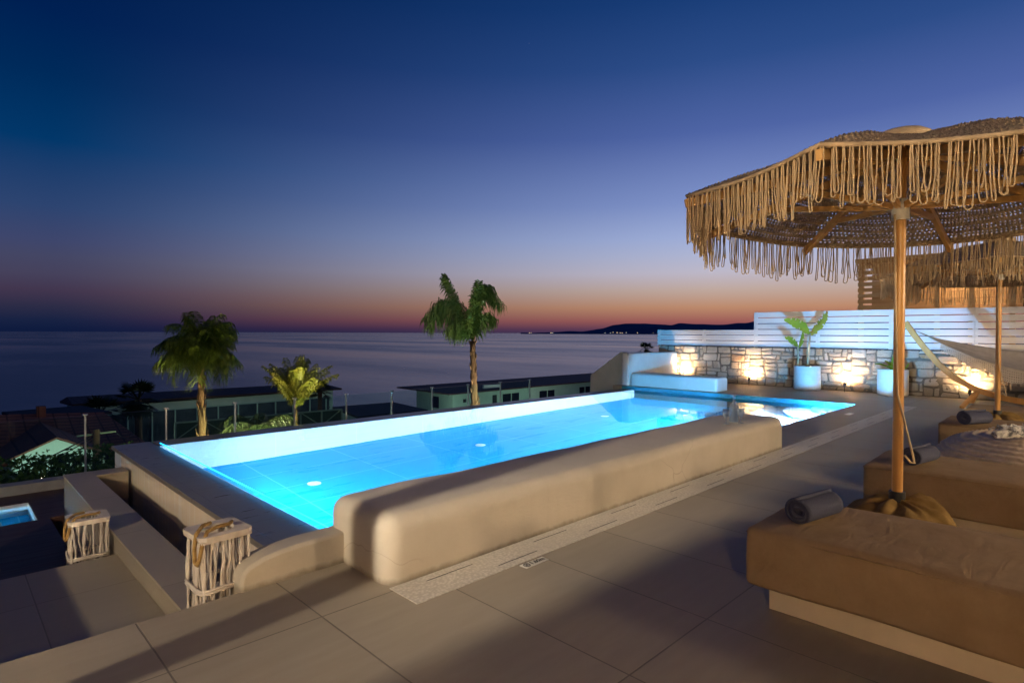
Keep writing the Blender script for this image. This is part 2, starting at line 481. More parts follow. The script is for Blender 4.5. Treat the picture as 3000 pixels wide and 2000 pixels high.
M['town_light'] = emit('town_lamp', (1.0, 0.72, 0.42), 1.6)
M['town_light_white'] = emit('town_lamp_white', (1.0, 0.92, 0.8), 2.4)
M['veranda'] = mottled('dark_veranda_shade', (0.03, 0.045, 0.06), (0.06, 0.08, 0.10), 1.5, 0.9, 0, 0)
M['net_green'] = mottled('dark_green_shade_net', (0.02, 0.05, 0.04), (0.03, 0.07, 0.055), 3, 0.9, 0, 0)
M['rail_green'] = mottled('pale_green_rail', (0.16, 0.26, 0.22), (0.20, 0.32, 0.27), 3, 0.6, 0, 0)
M['wood_post'] = wood('weathered_pole', (0.10, 0.07, 0.045), (0.16, 0.12, 0.08), 'Z', 3, 0.9)
M['cable'] = mottled('black_cable', (0.012, 0.012, 0.012), (0.02, 0.02, 0.02), 3, 0.6, 0, 0)
M['shell'] = mottled('grey_shell', (0.10, 0.10, 0.115), (0.70, 0.68, 0.64), 26, 0.35, 60, 0.5, 0.004, contrast=(0.42, 0.58))
M['villa'] = mottled('villa_plaster', (0.66, 0.62, 0.55), (0.72, 0.68, 0.61), 1.4, 0.8, 10, 0.1)


# ------------------------------------------------------------------ helpers: geometry
class MB:
    """collects shapes, builds ONE mesh object"""
    def __init__(s):
        s.v = []; s.f = []; s.tone = []; s.cur = None

    def add(s, vs, fs):
        o = len(s.v)
        s.v += [tuple(p) for p in vs]
        s.f += [tuple(i + o for i in q) for q in fs]
        if s.cur is not None:
            s.tone += [s.cur] * len(fs)
        return s

    def box(s, a, b):
        x0, y0, z0 = a; x1, y1, z1 = b
        vs = [(x0, y0, z0), (x1, y0, z0), (x1, y1, z0), (x0, y1, z0), (x0, y0, z1), (x1, y0, z1), (x1, y1, z1), (x0, y1, z1)]
        return s.add(vs, [(0, 3, 2, 1), (4, 5, 6, 7), (0, 1, 5, 4), (1, 2, 6, 5), (2, 3, 7, 6), (3, 0, 4, 7)])

    def beam(s, p, q, w, h, up=(0, 0, 1)):
        p = Vector(p); q = Vector(q)
        d = (q - p).normalized()
        sd = d.cross(Vector(up))
        if sd.length < 1e-4:
            sd = d.cross(Vector((1, 0, 0)))
        sd.normalize()
        u = sd.cross(d)
        vs = []
        for c in (p, q):
            for a, b in ((-1, -1), (1, -1), (1, 1), (-1, 1)):
                vs.append(c + sd * (a * w / 2) + u * (b * h / 2))
        return s.add(vs, [(0, 1, 2, 3), (7, 6, 5, 4), (0, 4, 5, 1), (1, 5, 6, 2), (2, 6, 7, 3), (3, 7, 4, 0)])

    def tube(s, pts, r, n=6, cap=True):
        pts = [Vector(p) for p in pts]
        m = len(pts)
        rs = r if isinstance(r, (list, tuple)) else [r] * m
        vs = []
        t0 = (pts[1] - pts[0]).normalized()
        a = t0.orthogonal().normalized()
        for i in range(m):
            t = (pts[min(i + 1, m - 1)] - pts[max(i - 1, 0)])
            if t.length < 1e-9:
                t = t0.copy()
            t.normalize()
            a = (a - t * a.dot(t))
            if a.length < 1e-6:
                a = t.orthogonal()
            a.normalize()
            b = t.cross(a)
            for k in range(n):
                an = 2 * PI * k / n
                vs.append(pts[i] + a * (math.cos(an) * rs[i]) + b * (math.sin(an) * rs[i]))
        fs = []
        for i in range(m - 1):
            for k in range(n):
                fs.append((i * n + k, i * n + (k + 1) % n, (i + 1) * n + (k + 1) % n, (i + 1) * n + k))
        if cap:
            fs.append(tuple(range(n - 1, -1, -1)))
            fs.append(tuple((m - 1) * n + k for k in range(n)))
        return s.add(vs, fs)

    def lathe(s, prof, c, n=32, closed=True):
        vs = []; fs = []
        m = len(prof)
        for r, z in prof:
            for k in range(n):
                a = 2 * PI * k / n
                vs.append((c[0] + r * math.cos(a), c[1] + r * math.sin(a), c[2] + z))
        for i in range(m - 1):
            for k in range(n):
                fs.append((i * n + k, i * n + (k + 1) % n, (i + 1) * n + (k + 1) % n, (i + 1) * n + k))
        if closed:
            fs.append(tuple(range(n - 1, -1, -1)))
            fs.append(tuple((m - 1) * n + k for k in range(n)))
        return s.add(vs, fs)

    def grid(s, fn, nu, nv):
        vs = [fn(i / nu, j / nv) for i in range(nu + 1) for j in range(nv + 1)]
        fs = [(i * (nv + 1) + j, i * (nv + 1) + j + 1, (i + 1) * (nv + 1) + j + 1, (i + 1) * (nv + 1) + j) for i in range(nu) for j in range(nv)]
        return s.add(vs, fs)

    def prism(s, poly, z0, z1):
        n = len(poly)
        vs = [(x, y, z0) for x, y in poly] + [(x, y, z1) for x, y in poly]
        fs = [tuple(range(n - 1, -1, -1)), tuple(range(n, 2 * n))]
        fs += [(i, (i + 1) % n, n + (i + 1) % n, n + i) for i in range(n)]
        return s.add(vs, fs)

    def rbox(s, a, b, r, step=0.2, n=5, wob=0.0, seed=0):
        """box with rounded edges, dense enough to wobble"""
        a = Vector(a); b = Vector(b)

        def coords(lo, hi):
            c = [lo + r * (1 - math.cos(i / n * PI / 2)) for i in range(n + 1)]
            k = max(1, int((hi - lo - 2 * r) / step))
            c += [lo + r + (hi - lo - 2 * r) * i / k for i in range(1, k)]
            c += [hi - r * (1 - math.cos(i / n * PI / 2)) for i in range(n, -1, -1)]
            return c
        C3 = [coords(a[i], b[i]) for i in range(3)]
        for ax in range(3):
            u, v = [(1, 2), (2, 0), (0, 1)][ax]
            for side in (0, 1):
                vs = []
                for x in C3[u]:
                    for y in C3[v]:
                        p = Vector((0, 0, 0))
                        p[u] = x; p[v] = y; p[ax] = (a, b)[side][ax]
                        q = Vector([min(max(p[i], a[i] + r), b[i] - r) for i in range(3)])
                        d = p - q
                        if d.length > 1e-9:
                            p = q + d.normalized() * r
                        if wob:
                            p = p + Vector(noise.noise_vector((p + Vector((seed, 0, 0))) * 1.7)) * wob
                        vs.append(p)
                m = len(C3[v])
                fs = []
                for i in range(len(C3[u]) - 1):
                    for j in range(m - 1):
                        q = (i * m + j, (i + 1) * m + j, (i + 1) * m + j + 1, i * m + j + 1)
                        fs.append(q if side else q[::-1])
                s.add(vs, fs)
        return s

    def build(s, name, mat, parent=None, smooth=False, merge=False, loc=None, bevel=0.0, solid=0.0, auto=None):
        me = bpy.data.meshes.new(name)
        o = bpy.data.objects.new(name, me)
        org = Vector((0, 0, 0))
        if parent is not None:
            pl = parent
            while pl is not None:
                org += pl.location
                pl = pl.parent
            o.parent = parent
        elif loc is not None:
            org = Vector(loc)
            o.location = org
        me.from_pydata([(x - org.x, y - org.y, z - org.z) for x, y, z in s.v], [], s.f)
        if s.tone:
            at = me.attributes.new('tone', 'FLOAT_COLOR', 'FACE')
            for i, c in enumerate(s.tone):
                at.data[i].color = c
        if merge:
            bm = bmesh.new(); bm.from_mesh(me)
            bmesh.ops.remove_doubles(bm, verts=bm.verts, dist=1e-4)
            bmesh.ops.recalc_face_normals(bm, faces=bm.faces)
            bm.to_mesh(me); bm.free()
        if smooth:
            me.polygons.foreach_set('use_smooth', [True] * len(me.polygons))
            if auto:
                me.set_sharp_from_angle(angle=R(auto))
        me.materials.append(mat)
        col.objects.link(o)
        if bevel:
            b = o.modifiers.new('edge', 'BEVEL'); b.width = bevel; b.segments = 2; b.limit_method = 'ANGLE'
        if solid:
            so = o.modifiers.new('thickness', 'SOLIDIFY'); so.thickness = solid; so.offset = 0
        return o


def tag(o, label=None, cat=None, group=None, kind=None):
    for k, v in (('label', label), ('category', cat), ('group', group), ('kind', kind)):
        if v:
            o[k] = v
    return o


def thing(name, label, cat, loc=(0, 0, 0), group=None):
    o = bpy.data.objects.new(name, None)
    col.objects.link(o)
    o.location = loc
    o.empty_display_size = 0.1
    return tag(o, label, cat, group)


def structure(o):
    o['kind'] = 'structure'
    return o


def copy_tree(o, parent=None):
    kids = list(o.children)
    c = o.copy()
    col.objects.link(c)
    if parent is not None:
        c.parent = parent
    for ch in kids:
        copy_tree(ch, c)
    return c


def lamp(name, kind, loc, power, colr, parent, radius=0.04, target=None, angle=120, blend=0.6):
    li = bpy.data.lights.new(name, kind)
    li.energy = power
    li.color = colr
    li.shadow_soft_size = radius
    if kind == 'SPOT':
        li.spot_size = R(angle); li.spot_blend = blend
    o = bpy.data.objects.new(name, li)
    col.objects.link(o)
    org = Vector((0, 0, 0))
    if parent is not None:
        o.parent = parent
        pl = parent
        while pl is not None:
            org += pl.location
            pl = pl.parent
    o.location = Vector(loc) - org
    if target is not None:
        d = Vector(target) - Vector(loc)
        o.rotation_euler = d.to_track_quat('-Z', 'Y').to_euler()
    return o


WARM = (1.0, 0.70, 0.42)
# ================================================================== GROUND, SEA, HILLS
b = MB()
b.prism([(-7, -6), (18, -6), (18, 9.3), (13.07, 9.3), (13.07, 3.4), (1.75, 3.4), (1.75, 3.24), (-7, 3.24)], -2.1, 0.0)
structure(b.build('terrace_floor', M['deck']))
b = MB(); b.box((-5, 3.243, -1.4), (1.02, 5.58, -0.40))
structure(b.build('landing_floor', M['step_tile']))
b = MB(); b.box((-5, 5.583, -1.4), (1.02, 6.35, -0.66))
structure(b.build('step_floor', M['step_tile']))
b = MB()
b.prism([(-6, 6.353), (1.018, 6.353), (1.018, 9.5), (-6, 9.5)], -1.5, -1.0)
b.prism([(0.9, 9.503), (1.6, 9.503), (1.6, 11.15), (-6, 11.15), (-6, 10.6), (0.9, 10.6)], -1.5, -1.0)
structure(b.build('wooden_deck_floor', M['wood_deck']))
b = MB(); b.box((1.75, 2.455, 0.001), (13.4, 2.715, 0.0045))
structure(b.build('pebble_strip_floor', M['strip']))
b = MB()
for k in range(26):       # short slots in the drain strip
    x = 1.95 + k * 0.44
    y = 2.52 if k % 2 else 2.645
    b.box((x, y, 0.0046), (x + 0.34, y + 0.006, 0.0056))
structure(b.build('strip_slot_lines', M['sign_ink']))


def hz(x, y):
    d = max(y - 11.6, (x - 20) * 0.55, 0 if y > 3 else -5)
    z = -2.0 - (0.7 if y < 10.9 else 0) - 0.14 * max(0, d) + 0.25 * noise.noise(Vector((x * 0.2, y * 0.2, 0)))
    return max(z, -12.0)


b = MB()
b.grid(lambda u, v: (-80 + 220 * u, -20 + 130 * v, hz(-80 + 220 * u, -20 + 130 * v)), 88, 52)
structure(b.build('hillside_ground', M['terrain'], smooth=True))
b = MB()
rings = [0, 60, 150, 400, 1000, 3000, 9000, 30000, 90000]
vs = [(0, 0, -9.5)]; fs = []
for r in rings[1:]:
    vs += [(r * math.cos(2 * PI * k / 96), r * math.sin(2 * PI * k / 96), -9.5) for k in range(96)]
for k in range(96):
    fs.append((0, 1 + k, 1 + (k + 1) % 96))
for i in range(len(rings) - 2):
    for k in range(96):
        a0 = 1 + i * 96
        fs.append((a0 + k, a0 + 96 + k, a0 + 96 + (k + 1) % 96, a0 + (k + 1) % 96))
b.add(vs, fs)
structure(b.build('sea_water', M['sea']))

# far coast: a ridge profile seen across the bay
prof = [(-0.06, 4), (-0.03, 8), (0.0, 18), (0.025, 30), (0.045, 26), (0.075, 60), (0.10, 118), (0.12, 134), (0.145, 138), (0.165, 128), (0.19, 112),
        (0.205, 136), (0.24, 126), (0.27, 120), (0.305, 142), (0.33, 172), (0.355, 178), (0.378, 194), (0.40, 172), (0.43, 156), (0.47, 150), (0.52, 120), (0.6, 90)]
AZ0 = math.atan2(5270, 6060)


def ridge(a):
    for (a0, h0), (a1, h1) in zip(prof, prof[1:]):
        if a0 <= a <= a1:
            t = (a - a0) / (a1 - a0)
            t = t * t * (3 - 2 * t)
            return h0 + (h1 - h0) * t
    return 10


b = MB()


def hillfn(u, v):
    a = -0.06 + 0.66 * u
    r = 7500 + 3500 * v
    h = ridge(a)
    s = math.sin(v * PI) ** 0.8 if v < 1 else 0
    z = -12 + (h + 10) * s * (1.38 if False else 1.16) + 9 * noise.noise(Vector((a * 60, v * 5, 0))) * s
    return (r * math.cos(AZ0 - a), r * math.sin(AZ0 - a), z)


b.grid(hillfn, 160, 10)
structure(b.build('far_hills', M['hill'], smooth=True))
# town lights along the shore
tl_src = None
for k in range(52):
    if k < 4:
        a = (-0.045, -0.042, -0.008, -0.005)[k]
        z = 6
    else:
        a = 0.06 + 0.25 * (rnd.random() ** 0.62)
        z = 4 + 16 * rnd.random() ** 2
    r = 7480
    p = (r * math.cos(AZ0 - a), r * math.sin(AZ0 - a), z)
    s = rnd.choice([3.0, 3.6, 4.4, 5.5])
    if tl_src is None:
        mb = MB(); mb.lathe([(0.01, -1), (0.7, -0.7), (1, 0), (0.7, 0.7), (0.01, 1)], (0, 0, 0), 8)
        tl_src = mb.build('town_light', M['town_light'])
        tag(tl_src, 'tiny warm lamp of the town along the far shore', 'lamp', 'town lights across the bay')
        o = tl_src
    else:
        o = tl_src.copy(); col.objects.link(o)
        if k % 3 == 0:
            o.data = tl_src.data.copy(); o.data.materials[0] = M['town_light_white']
    o.location = p
    o.scale = (s, s, s)

# ================================================================== POOL
pool = thing('swimming_pool', 'long rectangular infinity pool glowing turquoise beside the plaster bench', 'swimming pool', (7, 6, -0.5))
ZF0, ZF1 = -1.78, -1.78
b = MB(); b.add([(2.0, 3.35, ZF0), (13.1, 3.35, ZF1), (13.1, 8.66, ZF1), (2.0, 8.66, ZF0)], [(0, 1, 2, 3)])
b.build('floor', M['pool_floor'], pool)
b = MB(); b.box((1.63, 8.62, -2.0), (13.07, 8.96, -0.103))
b.build('wall', M['pool_wall'], pool)
b = MB(); b.box((2.05, 3.15, -2.0), (13.07, 3.397, -0.003))
b.build('wall', M['pool_wall'], pool)
b = MB(); b.box((13.07, 3.403, -2.0), (13.35, 9.0, -0.087))
b.build('wall', M['pool_wall_end'], pool)
b = MB(); b.box((13.06, 3.403, -0.086), (13.2, 9.0, -0.002))
b.build('shade_tint_band', M['band_shade'], pool)
b = MB(); b.box((1.633, 3.15, -2.0), (2.05, 8.617, -0.125))
b.build('wall', M['plaster_wet'], pool)
b = MB()   # left coping, its inner lip sloping under the water
b.add([(1.60, 3.3, -0.123), (1.60, 3.3, -0.08), (2.03, 3.3, -0.08), (2.05, 3.3, -0.09), (2.05, 3.3, -0.123),
       (1.60, 9.0, -0.123), (1.60, 9.0, -0.08), (2.03, 9.0, -0.08), (2.05, 9.0, -0.09), (2.05, 9.0, -0.123)],
      [(0, 1, 2, 3, 4), (9, 8, 7, 6, 5), (0, 5, 6, 1), (1, 6, 7, 2), (2, 7, 8, 3), (3, 8, 9, 4), (4, 9, 5, 0)])
b.build('coping', M['coping'], pool)
b = MB(); b.add([(2.052, 3.4, -0.10), (2.075, 3.4, -0.21), (2.075, 8.6, -0.21), (2.052, 8.6, -0.10)], [(0, 1, 2, 3)])
b.add([(2.075, 3.4, -0.21), (2.075, 3.4, -1.78), (2.075, 8.6, -1.78), (2.075, 8.6, -0.21)], [(0, 1, 2, 3)])
b.build('rim_lip', M['pool_wall_end'], pool)
b = MB()
b.add([(2.072, 8.99, -0.102), (2.072, 8.99, -0.08), (2.072, 8.67, -0.08), (2.072, 8.60, -0.098), (2.072, 8.60, -0.102),
       (13.055, 8.99, -0.102), (13.055, 8.99, -0.08), (13.055, 8.67, -0.08), (13.055, 8.60, -0.098), (13.055, 8.60, -0.102)],
      [(4, 3, 2, 1, 0), (5, 6, 7, 8, 9), (1, 6, 5, 0), (2, 7, 6, 1), (3, 8, 7, 2), (4, 9, 8, 3), (0, 5, 9, 4)])
b.build('coping', M['coping'], pool)
for x, y in ((3.42, 7.05), (6.35, 7.15), (10.05, 7.35)):
    b = MB()
    zf = ZF0 + (ZF1 - ZF0) * (x - 2) / 11.1
    b.lathe([(0.085, 0.001), (0.085, 0.012), (0.07, 0.02), (0.02, 0.022)], (x, y, zf), 20)
    b.build('inlet', M['inlet'], pool, smooth=True, auto=40)
# curved corner steps
for k, (rx, ry, zt) in enumerate(((3.05, 2.25, -1.42), (2.35, 1.78, -1.07), (1.65, 1.28, -0.72), (0.95, 0.8, -0.36))):
    n = 28
    arc = [(13.065 - rx * math.cos(PI / 2 * i / n), 3.40 + ry * math.sin(PI / 2 * i / n)) for i in range(n + 1)]
    st = MB()
    z0 = -1.79
    st.add([(x, y, z0) for x, y in arc] + [(x, y, zt - 0.002) for x, y in arc], [(i + 1, i, n + 1 + i, n + 2 + i) for i in range(n)])
    ob = st.build('step', M['riser'], pool, smooth=True)
    tr = MB()
    poly = arc + [(13.065, 3.40)]
    tr.add([(x, y, zt) for x, y in poly], [tuple(range(len(poly)))[::-1]])
    tr.build('tread', M['tread'], ob)
POOLC = (0.44, 0.68, 1.0)
BLUEC = (0.03, 0.46, 1.0)


def pool_lamp(par_, p, axis, pw, colr, tgt, angle, r=0.10, rad=0.07, blend=0.5):
    b = MB(); b.lathe([(r, 0), (r, 0.02), (r * 0.8, 0.03), (0.01, 0.032)], (0, 0, 0), 20)
    if axis == 'Y':
        b.v = [(p[0] + q[0], p[1] + q[2], p[2] + q[1]) for q in b.v]
        off = V((0, 0.06, 0))
    else:
        b.v = [(p[0] + q[2], p[1] + q[0], p[2] + q[1]) for q in b.v]
        off = V((0.06, 0, 0))
    pl = b.build('pool_light', M['lens_cool'], par_, smooth=True)
    lamp('pool_light_glow', 'SPOT', V(p) + off, pw, colr, pl, rad, tgt, angle, blend)


V = Vector
for x, pw_q in ((3.2, 420), (5.6, 600), (8.0, 1300), (10.4, 2300)):
    pool_lamp(pool, (x, 3.40, -0.75), 'Y', pw_q, POOLC, (x, 8.5, -0.9), 168)
pool_lamp(pool, (11.3, 3.40, -0.19), 'Y', 1700, POOLC, (11.6, 5.5, -0.9), 172)
pool_lamp(pool, (2.08, 6.4, -0.75), 'X', 520, POOLC, (9.0, 6.4, -0.9), 165)
b = MB(); b.tube([(2.062, 3.46, -0.050), (2.062, 8.60, -0.050)], 0.006, 6)  # added glow strip for the blue light on the coping
b.build('added_rim_glow_strip', M['rim_glow_blue'], pool)
# added slim rim lamps that throw the blue light on bench and fence
pool_lamp(pool, (8.2, 3.40, -0.045), 'Y', 2300, BLUEC, (13.4, 7.61, 0.10), 20.5, 0.028, 0.03, 0.5)
pool_lamp(pool, (12.2, 3.40, -0.045), 'Y', 1000, (0.10, 0.47, 1.0), (15.9, 4.6, 1.9), 128, 0.028, 0.03, 1.0)

b = MB(); b.add([(2.045, 3.405, -0.086), (13.055, 3.405, -0.086), (13.055, 8.655, -0.086), (2.045, 8.655, -0.086)], [(0, 1, 2, 3)])
structure(b.build('pool_water', M['pool_water']))

# ------------------------------------------------------------------ left side: channel, ledge, low walls
led = thing('ledge_wall', 'low plaster wall with tiled top stepping down beside the pool overflow channel', 'wall', (1.15, 6, -1))
b = MB(); b.box((1.024, 3.25, -1.5), (1.27, 8.32, -0.262))
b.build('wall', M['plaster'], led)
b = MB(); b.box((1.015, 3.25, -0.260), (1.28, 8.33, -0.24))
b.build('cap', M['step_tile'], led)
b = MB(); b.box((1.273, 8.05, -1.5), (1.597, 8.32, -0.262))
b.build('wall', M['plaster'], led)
b = MB(); b.box((1.283, 8.04, -0.259), (1.598, 8.33, -0.241))
b.build('cap', M['step_tile'], led)
b = MB(); b.box((1.273, 3.25, -1.4), (1.63, 8.04, -0.85))
structure(b.build('channel_floor', M['dark_channel']))
b = MB()     # rounded low kerb wall at the terrace corner
sec = [(1.15, -0.4), (1.15, 0.06), (1.165, 0.10), (1.20, 0.13), (1.27, 0.155), (1.36, 0.172), (1.5, 0.182), (1.80, 0.186), (1.80, -0.4)]
n = len(sec)
b.add([(x, 3.225, z) for x, z in sec] + [(x, 3.40, z) for x, z in sec],
      [tuple(range(n)), tuple(range(2 * n - 1, n - 1, -1))] + [((i + 1) % n, i, n + i, n + (i + 1) % n) for i in range(n)])
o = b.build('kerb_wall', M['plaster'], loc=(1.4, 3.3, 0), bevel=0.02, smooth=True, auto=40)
tag(o, 'short rounded plaster kerb wall joining the near end of the long bench', 'wall')

# long plaster bench
b = MB(); b.rbox((1.755, 2.72, -0.15), (7.44, 3.44, 0.375), 0.10, 0.12, 6, 0.011, 3)
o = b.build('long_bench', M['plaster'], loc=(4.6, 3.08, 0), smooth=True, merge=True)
tag(o, 'long beige plaster bench with rounded edges along the near pool side', 'bench')
b = MB(); b.rbox((13.30, 6.45, -0.15), (13.92, 8.9, 0.335), 0.075, 0.15, 5, 0.012, 9)
o = b.build('short_bench', M['plaster_white'], loc=(13.6, 7.7, 0), smooth=True, merge=True)
tag(o, 'short white plaster bench at the far end of the pool, lit blue', 'bench')

# white end wall + sloping parapet
ew = thing('end_wall', 'white plaster wall with rounded top and a sloping wing beyond the short bench', 'wall', (14, 9.1, 0))
b = MB(); b.rbox((13.28, 8.93, -1.5), (15.85, 9.17, 0.86), 0.05, 0.3, 4, 0.006, 4)
b.build('wall', M['plaster_white'], ew, smooth=True, merge=True)
b = MB()
pr = [(9.172, -2.0), (9.172, 0.885), (9.23, 0.89), (9.32, 0.84), (10.22, 0.23), (10.27, 0.2), (10.27, -2.0)]
n = len(pr)
b.add([(13.34, y, z) for y, z in pr] + [(13.6, y, z) for y, z in pr],
      [tuple(range(n)), tuple(range(2 * n - 1, n - 1, -1))] + [((i + 1) % n, i, n + i, n + (i + 1) % n) for i in range(n)])
b.build('wing', M['plaster_grey'], ew)

# ================================================================== STONE WALL + WHITE FENCE
sw = thing('stone_wall', 'rough grey limestone wall lit from below by spotlights behind the pool', 'wall', (16.1, 4, 0))
b = MB(); b.box((15.93, -6, -0.5), (16.35, 9.62, 1.02))
b.build('mortar', M['mortar'], sw)
b = MB()
U = 0.105
NY, NZ = 148, 10
occ = [[False] * NZ for _ in range(NY)]
jit = {}


def jv(i, k):
    if (i, k) not in jit:
        jy = 0 if i in (0,) else rnd.uniform(-0.03, 0.03)
        jz = 0 if k in (0, NZ) else rnd.uniform(-0.024, 0.024)
        jit[(i, k)] = (jy, jz)
    return jit[(i, k)]


pal = [(0.42, 0.36, 0.28), (0.48, 0.42, 0.34), (0.37, 0.31, 0.24), (0.50, 0.46, 0.39), (0.32, 0.26, 0.19), (0.45, 0.38, 0.29), (0.43, 0.33, 0.22), (0.50, 0.43, 0.33)]
for k in range(NZ):
    for i in range(NY):
        if occ[i][k]:
            continue
        wmax = rnd.choice([1, 2, 2, 3, 3, 3, 4, 4])
        hmax = rnd.choice([1, 1, 2, 2, 2]) if wmax > 1 else rnd.choice([1, 1, 2])
        if wmax >= 4:
            hmax = min(2, hmax)
        wd = 0
        while wd < wmax and i + wd < NY and not occ[i + wd][k]:
            wd += 1
        hh = 1
        while hh < hmax and k + hh < NZ and all(not occ[i + q][k + hh] for q in range(wd)):
            hh += 1
        for q in range(wd):
            for s_ in range(hh):
                occ[i + q][k + s_] = True
        cs = [jv(i, k), jv(i + wd, k), jv(i + wd, k + hh), jv(i, k + hh)]
        Y0, Y1 = 9.62 - i * U, 9.62 - (i + wd) * U
        Z0, Z1 = k * U, (k + hh) * U
        cn = [(Y0 + cs[0][0], Z0 + cs[0][1]), (Y1 + cs[1][0], Z0 + cs[1][1]), (Y1 + cs[2][0], Z1 + cs[2][1]), (Y0 + cs[3][0], Z1 + cs[3][1])]
        cy = sum(c[0] for c in cn) / 4; cz = sum(c[1] for c in cn) / 4
        g = 0.008
        cn = [(y + math.copysign(g, cy - y), z + math.copysign(g, cz - z)) for y, z in cn]
        nn = 14
        seed = rnd.uniform(0, 100)
        prj = rnd.uniform(0.02, 0.055)
        tl = Vector((0, rnd.uniform(-0.08, 0.08), rnd.uniform(-0.12, 0.12)))
        c = rnd.choice(pal)
        if rnd.random() < 0.035:
            c = (0.46, 0.26, 0.12)
        v_ = rnd.uniform(0.85, 1.12)
        b.cur = (c[0] * v_, c[1] * v_, c[2] * v_, 1)

        def stone(u, v):
            y = (cn[0][0] * (1 - u) + cn[1][0] * u) * (1 - v) + (cn[3][0] * (1 - u) + cn[2][0] * u) * v
            z = (cn[0][1] * (1 - u) + cn[1][1] * u) * (1 - v) + (cn[3][1] * (1 - u) + cn[2][1] * u) * v
            # pull corners in: rounded outline
            cu, cv = 2 * u - 1, 2 * v - 1
            rr = 1 - 0.10 * (abs(cu) ** 3) * (abs(cv) ** 3)
            y = cy + (y - cy) * rr; z = cz + (z - cz) * rr
            e = min(u * (Y0 - Y1), (1 - u) * (Y0 - Y1), v * (Z1 - Z0), (1 - v) * (Z1 - Z0)) / 0.02
            e = min(1, max(0, e)) ** 0.45
            d = noise.fractal(Vector((y * 14 + seed, z * 14, seed)), 0.7, 2.1, 5) * 0.013
            return (15.945 - e * (prj + d + (y - cy) * tl.y + (z - cz) * tl.z), y, z)
        b.grid(stone, nn, nn)
b.build('stone', M['stone'], sw, smooth=True)

fn = thing('slat_fence', 'white painted horizontal board fence standing on the stone wall', 'fence', (16, 4, 1.05))
b = MB(); b.box((15.90, -6, 1.022), (16.3, 9.60, 1.045))
b.build('base_rail', M['black_rail'], fn)
b = MB()
P_ = 0.157
for k in range(6):
    z = 1.062 + k * P_
    ys = [9.66, 8.14, 6.63, 5.05, 3.45, 1.89, 0.35, -1.2, -2.75, -4.3, -6.0]
    for y1, y0 in zip(ys, ys[1:]):
        if k >= 3 and y1 > 6.7:
            continue
        dx = rnd.uniform(-0.002, 0.002)
        b.box((15.92 + dx, y0 + 0.0015, z), (15.945 + dx, y1 - 0.0015, z + 0.136))
b.build('board', M['fence_white'], fn, bevel=0.003)
for y in (9.62, 8.14, 6.63, 5.05, 3.45, 1.89, 0.35, -1.2, -2.75, -4.3):
    zt = 1.53 if y > 7 else 2.0
    b = MB(); b.box((15.9465, y - 0.045, 1.046), (16.0, y + 0.045, zt - 0.01))
    b.build('post', M['fence_white'], fn)

# wall spotlights on spikes
first = None
wall_spots = [(8.72, 'leftmost spiked spotlight at the stone wall, behind the short bench'),
              (6.66, 'spiked spotlight at the stone wall between short bench and banana pot'),
              (4.33, 'spiked spotlight at the stone wall between the two white pots'),
              (1.93, 'spiked spotlight at the stone wall behind the hammock')]
for y, lab in wall_spots:
    if first is None:
        t = thing('garden_spotlight', lab, 'spotlight', (15.62, y, 0), 'spotlights along the stone wall')
        b = MB(); b.tube([(15.62, y, 0), (15.63, y, 0.16)], [0.006, 0.012], 8); b.build('spike', M['black_rail'], t)
        b = MB(); b.tube([(15.60, y, 0.15), (15.66, y, 0.215)], [0.03, 0.036], 14)
        hd = b.build('head', M['black_rail'], t, smooth=True, auto=50)
        b = MB(); b.tube([(15.659, y, 0.214), (15.664, y, 0.219)], [0.031, 0.031], 14)
        b.build('lens', M['lens_warm'], hd)
        lamp('spotlight_glow', 'SPOT', (15.665, y, 0.23), 130, (1.0, 0.64, 0.32), t, 0.03, (15.93, y, 0.52), 160, 0.9)
        first = t
    else:
        t = copy_tree(first); t.location = (15.62, y, 0); t['label'] = lab

# ================================================================== PLANT POTS
def leaf(mb, base, tip, width, sag, n=18, torn=0.0, fold=0.25, side=None, seed=0):
    base = Vector(base); tip = Vector(tip)
    ax = tip - base
    sd = side if side else ax.cross(Vector((0, 0, 1)))
    sd = Vector(sd).normalized()
    up = sd.cross(ax).normalized()
    vs = []; fs = []
    rr = random.Random(seed)
    for i in range(n + 1):
        t = i / n
        c = base + ax * t + up * (sag * 4 * t * (1 - t))
        w = width * (math.sin(PI * min(1, t * 0.93 + 0.05)) ** 0.7)
        wl = w * (1 - torn * rr.random()); wr = w * (1 - torn * rr.random())
        vs += [c - sd * wl + up * (fold * wl), c - sd * wl * 0.5 + up * fold * wl * 0.35, c, c + sd * wr * 0.5 + up * fold * wr * 0.35, c + sd * wr + up * (fold * wr)]
    for i in range(n):
        for k in range(4):
            if torn and k in (0, 3) and rr.random() < torn * 0.35:
                continue
            a = i * 5 + k
            fs.append((a, a + 1, a + 6, a + 5))
    mb.add(vs, fs)


def pot(x, y, lab):
    t = thing('plant_pot', lab, 'plant pot', (x, y, 0), 'white pots by the stone wall')
    b = MB(); b.lathe([(0.275, 0.0), (0.295, 0.012), (0.305, 0.05), (0.305, 0.575), (0.30, 0.59), (0.285, 0.592), (0.275, 0.58), (0.272, 0.53)], (x, y, 0.015), 40)
    b.build('pot', M['pot'], t, smooth=True, auto=50)
    b = MB(); b.lathe([(0.27, 0.0), (0.15, 0.03), (0.02, 0.04)], (x, y, 0.52), 24)
    b.build('soil', M['soil'], t, smooth=True)
    for a in (0.7, 2.8, 4.9):
        b = MB(); b.box((x + 0.2 * math.cos(a) - 0.03, y + 0.2 * math.sin(a) - 0.03, 0.0), (x + 0.2 * math.cos(a) + 0.03, y + 0.2 * math.sin(a) + 0.03, 0.0145))
        b.build('foot', M['black_plastic'], t)
    return t


